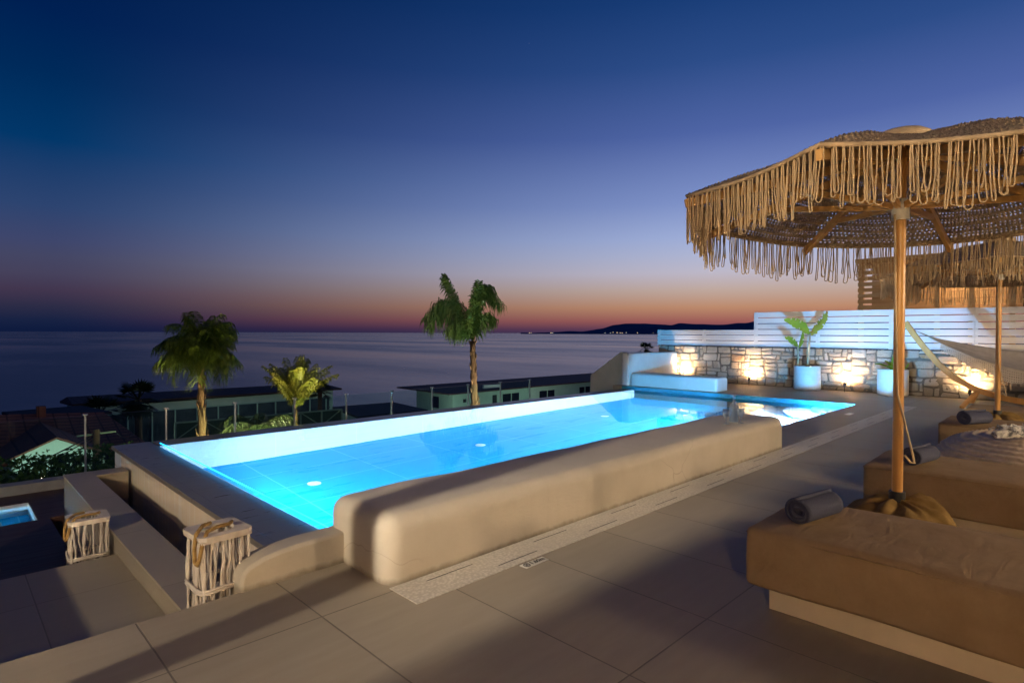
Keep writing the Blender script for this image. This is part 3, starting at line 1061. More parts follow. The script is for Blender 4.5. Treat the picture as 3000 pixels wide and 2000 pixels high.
pot(15.47, 5.13, 'tall white cylindrical pot holding the tall banana plant')
pot(15.47, 3.30, 'white cylindrical pot holding the low young banana plant')
bp_ = thing('banana_plant', 'tall banana plant with torn yellowing leaves in a white pot', 'plant', (15.47, 5.13, 0.53))
b = MB()
b.tube([(15.47, 5.12, 0.52), (15.46, 5.12, 0.8), (15.44, 5.09, 1.1), (15.43, 5.06, 1.42)], [0.045, 0.034, 0.028, 0.018], 10)
b.build('stem', M['stem'], bp_, smooth=True)
b = MB(); b.tube([(15.44, 5.33, 0.52), (15.43, 5.34, 0.8), (15.42, 5.34, 1.12)], [0.03, 0.024, 0.012], 10)
b.build('stem', M['stem'], bp_, smooth=True)
V = Vector
b = MB(); leaf(b, (15.43, 5.06, 1.38), (15.32, 4.64, 1.95), 0.15, 0.06, 22, 0.45, 0.2, (0.35, 0.75, 0.5), 3)
b.build('leaf', M['banana_old'], bp_)['label'] = 'yellow-brown torn leaf'
b = MB(); leaf(b, (15.43, 5.06, 1.40), (15.25, 5.62, 1.76), 0.19, 0.10, 22, 0.3, 0.15, (0.55, 0.45, -0.75), 4)
b.build('leaf', M['banana'], bp_)
b = MB(); leaf(b, (15.42, 5.34, 1.08), (15.25, 5.60, 1.32), 0.12, 0.03, 16, 0.2, 0.15, (0.6, 0.5, -0.7), 5)
b.build('leaf', M['banana'], bp_)
b = MB(); leaf(b, (15.42, 5.33, 1.05), (15.38, 5.22, 1.46), 0.09, 0.02, 14, 0.2, 0.3, (0.6, 0.8, 0.1), 6)
b.build('leaf', M['banana'], bp_)
b = MB()
for q in range(14):
    a = rnd.uniform(0, 6.28); r_ = rnd.uniform(0.1, 0.24)
    leaf(b, (15.47, 5.13, 0.56), (15.47 + r_ * math.cos(a), 5.13 + r_ * math.sin(a), rnd.uniform(0.58, 0.74)), 0.022, 0.03, 6, 0.3, 0.2, None, q)
b.build('dry_leaves', M['stem'], bp_)
b2 = thing('young_banana_plant', 'low young banana plant with rounded leaves in a white pot', 'plant', (15.47, 3.3, 0.53))
for q, (tp, wd, sd) in enumerate((((15.35, 3.23, 0.98), 0.115, (0.3, 0.9, 0)), ((15.3, 3.62, 0.72), 0.07, (0.6, 0.4, 0.3)), ((15.35, 2.98, 0.76), 0.075, (0.6, -0.4, 0.3)), ((15.2, 3.36, 0.70), 0.06, None), ((15.55, 3.5, 0.8), 0.07, None))):
    b = MB(); leaf(b, (15.47, 3.3, 0.54), tp, wd, 0.05, 14, 0.08, 0.25, sd, q)
    b.build('leaf', M['banana'], b2)

# ================================================================== LOUNGERS, TOWELS, POUF
def lounger(x, lab):
    t = thing('sun_lounger', lab, 'sun lounger', (x, 1.24, 0), 'cushioned sun loungers along the terrace')
    b = MB(); b.box((x + 0.10, -0.74, 0.0), (x + 0.66, 1.17, 0.136))
    b.build('plinth', M['plinth'], t, bevel=0.004)
    b = MB(); b.rbox((x, -0.80, 0.135), (x + 0.76, 1.25, 0.425), 0.028, 0.07, 4, 0.012, x)
    for i, p in enumerate(b.v):     # pillowed top, gathered hem
        px_, py_, pz_ = p
        u = (px_ - x) / 0.76; v = (py_ + 0.8) / 2.05
        if pz_ > 0.38 and 0 < u < 1 and 0 < v < 1:
            pz_ += 0.010 * (min(1, 6 * u * (1 - u)) * min(1, 12 * v * (1 - v))) + 0.006 * noise.noise(Vector((px_ * 7, py_ * 2.2, 1)))
        b.v[i] = (px_, py_, pz_)
    mt = b.build('mattress', M['fabric_matt'], t, smooth=True, merge=True)
    b = MB()
    for zz in (0.40,):
        ins = 0.004
        b.tube([(x + ins, 1.24, zz), (x - 0.001, 0.5, zz + 0.004), (x + 0.001, -0.2, zz + 0.001), (x + ins, -0.8, zz)], 0.0045, 6)
        b.tube([(x + ins, 1.245, zz), (x + 0.38, 1.253, zz), (x + 0.756, 1.245, zz)], 0.0045, 6)
    b.build('piping', M['fabric_matt'], mt, smooth=True)
    return t


lounger(2.91, 'nearest taupe sun lounger on a cream plinth, at the bottom right')
lounger(4.98, 'taupe sun lounger just behind the parasol pole, second from the front')
lounger(7.92, 'taupe sun lounger behind the crocheted pouf, third from the front')
lounger(9.62, 'farthest taupe sun lounger, behind the second parasol pole')


def towel(c, ang, ln, r, lab):
    """rolled towel: spiral section swept along its length"""
    n = 84
    d = Vector((math.cos(ang), math.sin(ang), 0)); sd = Vector((-math.sin(ang), math.cos(ang), 0))
    sp = []
    turns = 3.6
    for i in range(n + 1):
        t = i / n
        rr = 0.012 + (r - 0.012) * t
        a = 2 * PI * turns * t - 2.2
        sp.append((rr * math.cos(a), rr * math.sin(a) * 0.93))
    b = MB()
    c = Vector(c)

    def fn(u, v):
        i = v * n
        k = min(n - 1, int(i)); f = i - k
        y = sp[k][0] * (1 - f) + sp[k + 1][0] * f
        z = sp[k][1] * (1 - f) + sp[k + 1][1] * f
        off = 0.012 * math.sin(v * 31) * (1 - v)
        l_ = (u - 0.5) * ln + off
        w_ = 0.004 * noise.noise(Vector((u * 6, v * 14, c.x)))
        return c + d * l_ + sd * (y * (1 + w_ * 6)) + V((0, 0, z * (1 + w_ * 6)))
    b.grid(fn, 12, n)
    o = b.build('rolled_towel', M['towel'], loc=tuple(c), smooth=True, solid=0.016)
    tag(o, lab, 'towel', 'rolled towels on the loungers')
    return o


towel((3.26, 1.035, 0.499), -0.20, 0.32, 0.067, 'blue-grey rolled towel on the nearest sun lounger')
towel((5.26, 0.93, 0.499), -0.20, 0.32, 0.067, 'blue-grey rolled towel on the second sun lounger, right of the pole')
towel((7.98, 0.935, 0.508), -0.50, 0.32, 0.078, 'blue rolled towel on the third sun lounger')

# crocheted pouf between second and third lounger
pc = V((6.75, 0.22, 0))
b = MB()


def poufn(u, v):
    a = 2 * PI * u
    ph = v * PI
    rr = math.sin(ph) ** 0.62 * 0.86
    z = 0.265 - math.copysign(abs(math.cos(ph)) ** 0.8, math.cos(ph)) * 0.265
    rows = math.sin(v * 2 * PI * 21)
    n_ = V((math.cos(a) * math.sin(ph), math.sin(a) * math.sin(ph), -math.cos(ph)))
    d = 0.010 * rows + 0.005 * math.sin(a * 70 + 1.5 * rows) * (0.5 + 0.5 * rows) + 0.03 * noise.noise(V((math.cos(a) * 2, math.sin(a) * 2, z * 3)))
    return (pc.x + rr * math.cos(a) + n_.x * d, pc.y + rr * math.sin(a) + n_.y * d, max(0.0, z + n_.z * d))


b.grid(poufn, 420, 190)
o = b.build('crocheted_pouf', M['pouf'], loc=(pc.x, pc.y, 0), smooth=True, merge=True)
tag(o, 'large round crocheted rope pouf between the second and third loungers', 'pouf')
# shell-covered driftwood piece on the pouf
b = MB()
pts = [V((6.18, 0.60, 0.575)), V((6.26, 0.53, 0.60)), V((6.34, 0.44, 0.605)), V((6.45, 0.33, 0.60)), V((6.62, 0.17, 0.59)), V((6.8, 0.0, 0.58))]
b.tube(pts, [0.03, 0.055, 0.05, 0.035, 0.04, 0.02], 9)
for q in range(60):
    t = rnd.random() * 4.9
    k = int(t); f = t - k
    p = pts[k].lerp(pts[k + 1], f)
    a = rnd.uniform(0, PI)
    dd = V((math.cos(a) * 0.04, math.cos(a) * 0.045, math.sin(a) * 0.05))
    s_ = rnd.uniform(0.012, 0.028)
    c_ = p + dd
    vv = [c_ + V((rnd.uniform(-1, 1), rnd.uniform(-1, 1), rnd.uniform(-0.6, 0.9))) * s_ for _ in range(5)]
    b.add(vv, [(0, 1, 2), (0, 2, 3), (0, 3, 4), (0, 4, 1), (1, 4, 3, 2)])
o = b.build('driftwood_ornament', M['shell'], loc=(6.4, 0.4, 0.55))
tag(o, 'grey and white shell-crusted driftwood piece lying on the crocheted pouf', 'ornament')

# ================================================================== PARASOLS
def make_parasol(px, py, lab):
    t = thing('fringed_parasol', lab, 'parasol', (px, py, 0), 'fringed rope parasols')
    RR, ZP, ZR = 1.24, 2.53, 2.155
    TX, TY = -0.068, 0.012      # the whole head leans a little
    # burlap-covered base
    b = MB()

    def sack(u, v):
        a = 2 * PI * u
        rr = 0.52 * v ** 0.75 * (1 + 0.10 * math.sin(2 * a + 0.5))
        pleat = 0.5 + 0.5 * math.sin(a * 5 + 3.0 * math.sin(a * 2 + v * 2) + v * 3)
        h = 0.42 * (1 - v ** 2.3) - 0.05 * pleat * v * math.sin(PI * v) + 0.03 * noise.noise(V((math.cos(a) * 3, math.sin(a) * 3, v * 4)))
        lump = 0.05 * math.exp(-((a - 5.4) ** 2) / 0.5 - (v - 0.35) ** 2 / 0.05)
        return (px + rr * math.cos(a), py + rr * math.sin(a) * 0.9, max(0.004, h + lump))
    b.grid(sack, 96, 24)
    b.build('burlap_base', M['burlap'], t, smooth=True, solid=0.01)
    b = MB(); b.tube([(px, py, 0.34), (px, py, 0.475)], 0.042, 20)
    b.build('collar', M['black_plastic'], t, smooth=True, auto=50)
    b = MB(); b.tube([(px, py, 0.4), (px, py, 1.2), (px, py, 2.5)], 0.028, 20)
    b.build('pole', M['pole_wood'], t, smooth=True, auto=50)
    b = MB(); b.tube([(px, py, 2.07), (px, py, 2.19)], 0.046, 20); b.tube([(px - 0.05, py, 2.15), (px + 0.05, py, 2.15)], 0.012, 8)
    b.build('hub', M['white_plastic'], t, smooth=True, auto=50)

    def rim(k):
        a = R(45 * k - 2.5)
        return V((px + RR * math.cos(a), py + RR * math.sin(a), ZR + TX * RR * math.cos(a) + TY * RR * math.sin(a)))
    top = V((px, py, ZP))
    for k in range(8):
        a = R(45 * k - 2.5)
        e = rim(k)
        inn = V((px + 0.06 * math.cos(a), py + 0.06 * math.sin(a), ZP - 0.06))
        b = MB(); b.beam(inn - V((0, 0, 0.03)), e - V((0, 0, 0.045)) + (e - top).normalized() * 0.01, 0.028, 0.05)
        rb = b.build('rib', M['rib_wood'], t, bevel=0.003)
        mid = inn.lerp(e, 0.56) - V((0, 0, 0.06))
        b = MB(); b.beam(V((px + 0.05 * math.cos(a), py + 0.05 * math.sin(a), 2.15)), mid, 0.024, 0.034)
        b.build('strut', M['rib_wood'], rb)
    # woven canopy, real holes between the cords
    b = MB()
    rr = random.Random(3)
    NR, NC = 84, 60
    for k in range(8):
        e0, e1 = rim(k), rim(k + 1)

        def wp(i, j, top=top, e0=e0, e1=e1, k=k):
            tt = 0.04 + 0.96 * i / NR
            s_ = j / NC
            e = e0.lerp(e1, s_)
            p = top.lerp(e, tt)
            sag = math.sin(PI * s_)
            cen = V((px, py, p.z))
            p = p + (cen - p) * (0.022 * sag * tt ** 2)
            p.z -= 0.02 * sag * tt - 0.05 * math.sin(PI * tt) * (1 - 0.6 * sag)
            w_ = noise.noise(V((p.x * 9, p.y * 9, k)))
            p.z += 0.007 * (1 if i % 2 else -1) + 0.007 * w_ + 0.004 * (1 if (j + i // 2) % 2 else -1)
            return p
        o_ = len(b.v)
        b.v += [tuple(wp(i, j)) for i in range(NR + 1) for j in range(NC + 1)]
        for i in range(NR):
            for j in range(NC):
                if i < NR - 3 and i > 3 and i % 3 and (j + i // 3) % 2 == 0 and rr.random() < 0.94:
                    continue
                q = o_ + i * (NC + 1) + j
                b.f.append((q, q + NC + 1, q + NC + 2, q + 1))
    for k in range(8):
        p0, p1 = rim(k), rim(k + 1)
        pts = []
        for i in range(13):
            s_ = i / 12
            p = p0.lerp(p1, s_); sag = math.sin(PI * s_)
            p = p + (V((px, py, p.z)) - p) * 0.022 * sag
            p.z -= 0.02 * sag
            pts.append(p)
        b.tube(pts, 0.0065, 8)
    b.build('canopy', M['weave'], t, smooth=True, solid=0.009)
    b = MB(); b.lathe([(0.16, -0.015), (0.15, 0.03), (0.11, 0.055), (0.05, 0.065), (0.01, 0.066)], (px, py, ZP), 24)
    b.build('cap', M['weave'], t, smooth=True)
    # fringe of looped cords
    b = MB()
    for k in range(8):
        p0, p1 = rim(k), rim(k + 1)
        dirn = (p1 - p0).normalized()
        outw = V((math.cos(R(45 * k + 22.5)), math.sin(R(45 * k + 22.5)), 0))
        for layer in range(2):
            nl = 27 if layer == 0 else 12
            for q in range(nl):
                s_ = (q + 0.5 + rr.uniform(-0.25, 0.25)) / nl
                sag = math.sin(PI * s_)
                p = p0.lerp(p1, s_)
                p = p + (V((px, py, p.z)) - p) * (0.022 * sag + 0.03 * layer)
                p.z -= 0.02 * sag + 0.005
                ln = rr.uniform(0.20, 0.29) * (1 if layer == 0 else 0.9)
                wd = rr.uniform(0.005, 0.015)
                sw = dirn * rr.uniform(-0.016, 0.016) + outw * rr.uniform(-0.012, 0.012)
                pts = []
                for i in range(6):
                    f = i / 6
                    pts.append(p + dirn * (-wd * (0.45 + 0.55 * f)) + sw * f * f + V((0, 0, -ln * f)))
                for i in range(5):
                    a = PI + PI * (i + 0.5) / 5
                    pts.append(p + sw + dirn * (wd * math.cos(a)) + V((0, 0, -ln + wd * 1.2 * math.sin(a) + wd)))
                for i in range(6):
                    f = 1 - (i + 1) / 6
                    pts.append(p + dirn * (wd * (0.45 + 0.55 * f)) + sw * f * f + V((0, 0, -ln * f)))
                b.tube([q_ + V((rr.uniform(-1, 1), rr.uniform(-1, 1), 0)) * 0.0016 for q_ in pts], 0.0035, 5, False)
    b.build('fringe', M['rope'], t, smooth=True)
    # pull cord hanging along the pole
    b = MB()
    pts = [(px - 0.045, py + 0.02, 2.1), (px - 0.05, py + 0.01, 1.6), (px - 0.04, py - 0.005, 1.05), (px - 0.02, py - 0.045, 0.85), (px + 0.0, py - 0.075, 0.70),
           (px - 0.01, py - 0.085, 0.655), (px - 0.03, py - 0.07, 0.66), (px - 0.035, py - 0.04, 0.70)]
    b.tube(pts, 0.006, 6)
    b.build('cord', M['rope'], t, smooth=True)
    return t


par = make_parasol(4.03, 0.83, 'large fringed rope parasol with wooden pole nearest the camera')
p2 = copy_tree(par)
p2.location = (9.25, 0.87, 0)
p2.rotation_euler = (0, 0, R(8))
p2['label'] = 'second fringed rope parasol half hidden behind the near one'

# ================================================================== LANTERNS
def lantern(x, y, z0, h, rz, lab, seed):
    rr = random.Random(seed)
    t = thing('driftwood_lantern', lab, 'lantern', (x, y, z0), 'driftwood lanterns')
    w_ = 0.128
    b = MB(); b.box((-w_, -w_, 0.0), (w_, w_, 0.02))

    def rot(mb):
        c, s_ = math.cos(rz), math.sin(rz)
        mb.v = [(x + p[0] * c - p[1] * s_, y + p[0] * s_ + p[1] * c, z0 + p[2]) for p in mb.v]
        return mb
    rot(b).build('base', M['driftwood'], t)
    b = MB()
    n = 28
    sq = [(-w_ - 0.012, -w_ - 0.012), (w_ + 0.012, -w_ - 0.012), (w_ + 0.012, w_ + 0.012), (-w_ - 0.012, w_ + 0.012)]
    ring = []
    outer = []
    for i in range(n):
        a = 2 * PI * i / n + PI / 4 * 0
        ring.append((0.085 * math.cos(a), 0.085 * math.sin(a)))
        m_ = max(abs(math.cos(a)), abs(math.sin(a)))
        outer.append(((w_ + 0.012) * math.cos(a) / m_, (w_ + 0.012) * math.sin(a) / m_))
    zt, zb = h, h - 0.02
    vs = [(p[0], p[1], zt) for p in ring] + [(p[0], p[1], zt) for p in outer] + [(p[0], p[1], zb) for p in ring] + [(p[0], p[1], zb) for p in outer]
    fs = []
    for i in range(n):
        j = (i + 1) % n
        fs += [(i, n + i, n + j, j), (2 * n + j, 3 * n + j, 3 * n + i, 2 * n + i), (n + i, 3 * n + i, 3 * n + j, n + j), (j, 2 * n + j, 2 * n + i, i)]
    b.add(vs, fs)
    rot(b).build('lid', M['driftwood'], t)
    b = MB()
    for sx, sy in ((1, 0), (-1, 0), (0, 1), (0, -1)):
        if sx:
            b.box((sx * w_ - 0.006, -w_, h - 0.036), (sx * w_ + 0.006, w_, h - 0.021))
        else:
            b.box((-w_, sy * w_ - 0.006, h - 0.036), (w_, sy * w_ + 0.006, h - 0.021))
    rot(b).build('rim', M['driftwood'], t)
    b = MB()
    for side in range(4):
        a = PI / 2 * side
        c, s_ = math.cos(a), math.sin(a)
        for q in range(10):
            l_ = -w_ + 2 * w_ * (q + 0.5) / 10 + rr.uniform(-0.008, 0.008)
            pts = []; rs = []
            r0_ = rr.uniform(0.005, 0.0095)
            ph = rr.uniform(0, 6)
            dl = 0
            for i in range(9):
                f = i / 8
                dl += rr.uniform(-0.008, 0.008)
                ll = l_ + dl + 0.008 * math.sin(ph + f * 7)
                ll = max(-w_, min(w_, ll))
                dp = w_ - 0.012 + rr.uniform(-0.005, 0.005)
                pts.append((dp * c - ll * s_, dp * s_ + ll * c, 0.02 + (h - 0.05) * f))
                rs.append(r0_ * rr.uniform(0.75, 1.2))
            b.tube(pts, rs, 7)
    rot(b).build('twigs', M['driftwood'], t, smooth=True)
    b = MB()
    zz = h * 0.46
    pts = []
    for i in range(29):
        a = 2 * PI * i / 28
        m_ = (abs(math.cos(a)) ** 6 + abs(math.sin(a)) ** 6) ** (1 / 6)
        pts.append(((w_ + 0.006) * math.cos(a) / m_, (w_ + 0.006) * math.sin(a) / m_, zz + 0.004 * math.sin(3 * a)))
    for dz in (-0.007, 0.007):
        b.tube([(p[0], p[1], p[2] + dz) for p in pts], 0.0085, 6, False)
    rot(b).build('band', M['driftwood'], t, smooth=True)
    b = MB()
    pts = [(-0.02, 0.05, h + 0.02), (-0.08, 0.0, h + 0.03), (-0.135, -0.06, h + 0.01), (-0.155, -0.09, h - 0.05), (-0.158, -0.10, h - 0.12), (-0.15, -0.115, h - 0.14),
           (-0.14, -0.12, h - 0.10), (-0.125, -0.12, h - 0.03), (-0.09, -0.09, h + 0.02), (-0.02, -0.05, h + 0.022), (0.05, -0.03, h + 0.016), (0.09, 0.02, h + 0.012)]
    fine = []
    for p, q in zip(pts, pts[1:]):
        for i in range(4):
            fine.append(V(p).lerp(V(q), i / 4))
    b.tube(fine, 0.0105, 8)
    rot(b).build('handle', M['hemp'], t, smooth=True)
    b = MB(); b.lathe([(0.05, 0.0), (0.05, 0.2), (0.01, 0.205)], (0, 0, 0.022), 20)
    rot(b).build('candle', M['canvas_cream'], t, smooth=True, auto=50)
    return t


lantern(1.11, 3.46, -0.238, 0.545, R(4), 'larger-looking driftwood lantern with a thick hemp handle, nearest the pool bench', 1)
lantern(0.865, 5.80, -0.659, 0.555, R(-3), 'driftwood lantern on the lower step beside the white ledge wall', 2)

# ================================================================== GLASSWARE ON THE BENCH
def goblet(x, y, z, lab):
    b = MB()
    prof = [(0.002, 0.003), (0.034, 0.0), (0.034, 0.003), (0.008, 0.008), (0.005, 0.02), (0.007, 0.045), (0.005, 0.06), (0.012, 0.07), (0.030, 0.085), (0.036, 0.11), (0.037, 0.165),
            (0.0345, 0.165), (0.0335, 0.112), (0.027, 0.089), (0.010, 0.078), (0.001, 0.077)]
    n = 30
    b.lathe(prof, (x, y, z), n)
    for i, p in enumerate(b.v):
        k = i // n
        if 8 <= k <= 9 and (i % 2):
            b.v[i] = (x + (p[0] - x) * 0.94, y + (p[1] - y) * 0.94, p[2])
    o = b.build('wine_goblet', M['crystal'], loc=(x, y, z), smooth=True)
    tag(o, lab, 'glass', 'crystal glassware on the bench')


ZB = 0.383
goblet(6.34, 2.96, ZB, 'cut crystal goblet standing left of the decanter on the bench')
goblet(6.50, 2.86, ZB, 'cut crystal goblet standing right of the decanter on the bench')
dc = thing('decanter', 'clear glass decanter with flared stopper between two goblets on the bench', 'decanter', (6.56, 2.97, ZB), None)
b = MB()
b.lathe([(0.001, 0.002), (0.047, 0.0), (0.05, 0.01), (0.05, 0.17), (0.043, 0.195), (0.022, 0.215), (0.017, 0.235), (0.019, 0.262), (0.016, 0.262), (0.013, 0.236), (0.018, 0.213), (0.039, 0.191), (0.0455, 0.168), (0.0455, 0.014), (0.001, 0.012)], (6.56, 2.97, ZB), 32)
b.build('bottle', M['crystal'], dc, smooth=True)
b = MB(); b.lathe([(0.001, 0.245), (0.012, 0.247), (0.012, 0.268), (0.017, 0.28), (0.017, 0.295), (0.034, 0.312), (0.034, 0.318), (0.001, 0.32)], (6.56, 2.97, ZB), 28)
b.build('stopper', M['crystal'], dc, smooth=True)

# ================================================================== DEPTH MARKER
ds = thing('depth_marker', 'small pale floor tile printed with a no diving symbol and 1.60m', 'sign', (2.58, 2.408, 0.004))
b = MB(); b.rbox((2.482, 2.377, 0.0002), (2.682, 2.439, 0.005), 0.0022, 0.05, 2)
b.build('plate', M['sign_plate'], ds, smooth=True, merge=True)


def text_mesh(name, body, size, loc, mat, parent):
    cu = bpy.data.curves.new(name, 'FONT')
    cu.body = body; cu.size = size; cu.align_x = 'LEFT'; cu.align_y = 'CENTER'
    cu.extrude = 0.0006; cu.offset = 0.0008
    tmp = bpy.data.objects.new(name, cu)
    col.objects.link(tmp)
    dg = bpy.context.evaluated_depsgraph_get()
    me = bpy.data.meshes.new_from_object(tmp.evaluated_get(dg))
    bpy.data.objects.remove(tmp)
    o = bpy.data.objects.new(name, me)
    me.materials.clear(); me.materials.append(mat)
    col.objects.link(o)
    o.parent = parent
    o.location = Vector(loc) - parent.location
    return o


text_mesh('lettering', '1.60m', 0.049, (2.545, 2.408, 0.0062), M['sign_ink'], ds)
b = MB()
pts = [(2.515 + 0.021 * math.cos(2 * PI * i / 28), 2.408 + 0.021 * math.sin(2 * PI * i / 28), 0.0058) for i in range(29)]
b.tube(pts, 0.0022, 5, False)
b.beam((2.501, 2.394, 0.0062), (2.529, 2.422, 0.0062), 0.004, 0.001)
b.beam((2.501, 2.422, 0.0061), (2.529, 2.394, 0.0061), 0.0025, 0.001)
b.build('no_diving_symbol', M['sign_ink'], ds)
b = MB(); b.rbox((11.24, 3.03, 0.0002), (11.51, 3.115, 0.005), 0.0022, 0.05, 2)
o = b.build('floor_marker', M['sign_plate'], loc=(11.37, 3.07, 0), smooth=True, merge=True)
tag(o, 'small pale marker tile set in the deck near the far pool corner', 'sign')

# ================================================================== HAMMOCK
hs = thing('hammock_stand', 'curved wooden hammock stand with splayed feet near the stone wall', 'hammock stand', (14.4, 0.2, 0))
arc = [(14.4, 2.86, 1.66), (14.4, 2.72, 1.42), (14.4, 2.52, 1.12), (14.4, 2.28, 0.80), (14.4, 2.02, 0.54), (14.4, 1.70, 0.34), (14.4, 1.32, 0.21), (14.4, 0.85, 0.125), (14.4, 0.2, 0.10)]
arc2 = [(x, 0.4 - y, z) for x, y, z in arc[-2::-1]]
b = MB()
path = [V(p) for p in arc + arc2]
vs = []; fs = []
for i, p in enumerate(path):
    t_ = (path[min(i + 1, len(path) - 1)] - path[max(i - 1, 0)]).normalized()
    nn_ = V((1, 0, 0)).cross(t_).normalized()
    hh = 0.055
    for a_, c_ in ((-1, -1), (1, -1), (1, 1), (-1, 1)):
        vs.append(p + V((0.035 * a_, 0, 0)) + nn_ * hh * c_)
m_ = len(path)
for i in range(m_ - 1):
    for k in range(4):
        fs.append((i * 4 + k, i * 4 + (k + 1) % 4, i * 4 + 4 + (k + 1) % 4, i * 4 + 4 + k))
fs += [(3, 2, 1, 0), tuple(m_ * 4 - 4 + k for k in range(4))]
b.add(vs, fs)
b.build('arc', M['pole_wood'], hs, bevel=0.012)
for sgn, y0 in ((1, 1.80), (-1, -1.40)):
    for sx in (-1, 1):
        b = MB()
        b.beam((14.4 + sx * 0.04, y0 - 0.15 * sgn, 0.30), (14.4 + sx * 0.62, y0 + 0.02 * sgn, 0.025), 0.07, 0.05)
        b.build('foot', M['pole_wood'], hs, bevel=0.006)
hm = thing('hammock', 'cream cotton hammock with lace fringe hung from the curved stand', 'hammock', (14.4, 0.2, 0.5))
b = MB()


def hfab(u, v):
    y = 2.45 - 4.5 * u
    s_ = math.sin(PI * u)
    w_ = 0.03 + 0.72 * s_ ** 0.75
    zc = 1.36 - 0.74 * s_ ** 0.9
    c_ = 2 * v - 1
    z = zc + 0.16 * s_ * (c_ * c_) + 0.012 * math.sin(v * 40) * (1 - s_)
    z += 0.25 * s_ * (c_ > 0) * c_ * c_ - 0.10 * s_ * max(0, -c_)
    return (14.4 + w_ * c_, y, z)


b.grid(hfab, 60, 24)
cl = b.build('cloth', M['canvas_cream'], hm, smooth=True, solid=0.006)
b = MB()
nu_, nv_ = 260, 22
for side in (0.0, 1.0):
    o_ = len(b.v)
    for i in range(nu_ + 1):
        u = 0.05 + 0.9 * i / nu_
        p = V(hfab(u, side))
        s_ = math.sin(PI * u)
        dep = (0.30 + 0.07 * abs(math.sin(u * PI * 9))) * s_ ** 0.6
        for j in range(nv_ + 1):
            f = j / nv_
            b.v.append((p.x + (-0.05 if side == 0 else 0.05) * f + 0.02 * math.sin(u * 60) * f, p.y, p.z - dep * f))
    for i in range(nu_):
        for j in range(nv_):
            lace = (j % 3 == 1 and i % 2 == 0 and 3 < j < 20) or (j >= 16 and (i % 4 in (1, 2, 3)) and abs(math.sin((0.05 + 0.9 * i / nu_) * PI * 9)) < 0.999 and j >= 18)
            if lace:
                continue
            q = o_ + i * (nv_ + 1) + j
            b.f.append((q, q + 1, q + nv_ + 2, q + nv_ + 1))
b.build('lace_fringe', M['canvas_cream'], hm, smooth=True)
for u_, pts_ in ((0.0, [(14.4, 2.82, 1.56), (14.4, 2.65, 1.46)]), (1.0, [(14.4, -2.42, 1.56), (14.4, -2.25, 1.46)])):
    b = MB()
    for q in range(7):
        b.tube(pts_ + [V(hfab(u_, q / 6))], 0.005, 5)
    b.build('rope', M['hemp'], hm)


# ================================================================== GLASS BALUSTRADE
kerb = MB(); kerb.box((-6, 11.153, -1.6), (13.3, 11.42, -0.86))
o = kerb.build('garden_kerb', M['concrete'], loc=(3, 11.3, -1))
tag(o, 'low grey concrete kerb wall carrying the glass balustrade', 'wall')
gb = thing('glass_balustrade', 'clear glass balustrade with slim steel posts beyond the pool', 'balustrade', (5, 11.3, -0.86))
xs = [-0.7 + 1.133 * k - 1.133 * 2 for k in range(15)]
xs = [1.66 + 1.135 * (k - 4) for k in range(14)]
for k, x in enumerate(xs):
    b = MB(); b.box((x - 0.012, 11.27, -0.858), (x + 0.012, 11.31, 0.07))
    ps = b.build('post', M['steel'], gb)
    b = MB(); b.box((x - 0.035, 11.26, 0.072), (x + 0.035, 11.32, 0.095))
    b.build('clamp', M['steel'], ps)
    if k < len(xs) - 1:
        b = MB(); b.box((x + 0.015, 11.284, -0.80), (xs[k + 1] - 0.015, 11.296, 0.07))
        b.build('glass_panel', M['glass'], gb)

# ================================================================== PLUNGE POOL ON THE LOWER DECK
pp = thing('plunge_pool', 'small lit turquoise plunge pool sunk in the dark wooden lower deck', 'swimming pool', (-2, 10, -1.1))
b = MB()
b.add([(-6, 9.5, -1.5), (0.9, 9.5, -1.5), (0.9, 10.6, -1.5), (-6, 10.6, -1.5)], [(0, 1, 2, 3)])
b.build('floor', M['pool_floor'], pp)
b = MB()
b.add([(0.897, 9.503, -1.5), (0.897, 9.503, -1.01), (0.897, 10.597, -1.01), (0.897, 10.597, -1.5)], [(0, 1, 2, 3)])
b.add([(-6, 10.597, -1.5), (0.897, 10.597, -1.5), (0.897, 10.597, -1.01), (-6, 10.597, -1.01)], [(0, 1, 2, 3)])
b.build('wall', M['pool_wall'], pp)
b = MB(); b.box((-0.6, 9.503, -1.498), (0.58, 10.1, -1.2))
b.build('step', M['pool_wall'], pp)
pl = MB(); pl.lathe([(0.08, 0), (0.08, 0.02), (0.01, 0.03)], (0, 0, 0), 16)
pl.v = [(-1.0 + p[0], 9.505 + p[2], -1.3 + p[1]) for p in pl.v]
pl = pl.build('pool_light', M['lens_cool'], pp)
lamp('pool_light_glow', 'POINT', (-0.9, 9.62, -1.22), 520, (0.3, 0.68, 1.0), pl, 0.05)
b = MB(); b.add([(-6, 9.5, -1.06), (0.895, 9.5, -1.06), (0.895, 10.595, -1.06), (-6, 10.595, -1.06)], [(0, 1, 2, 3)])
structure(b.build('plunge_pool_water', M['pool_water']))

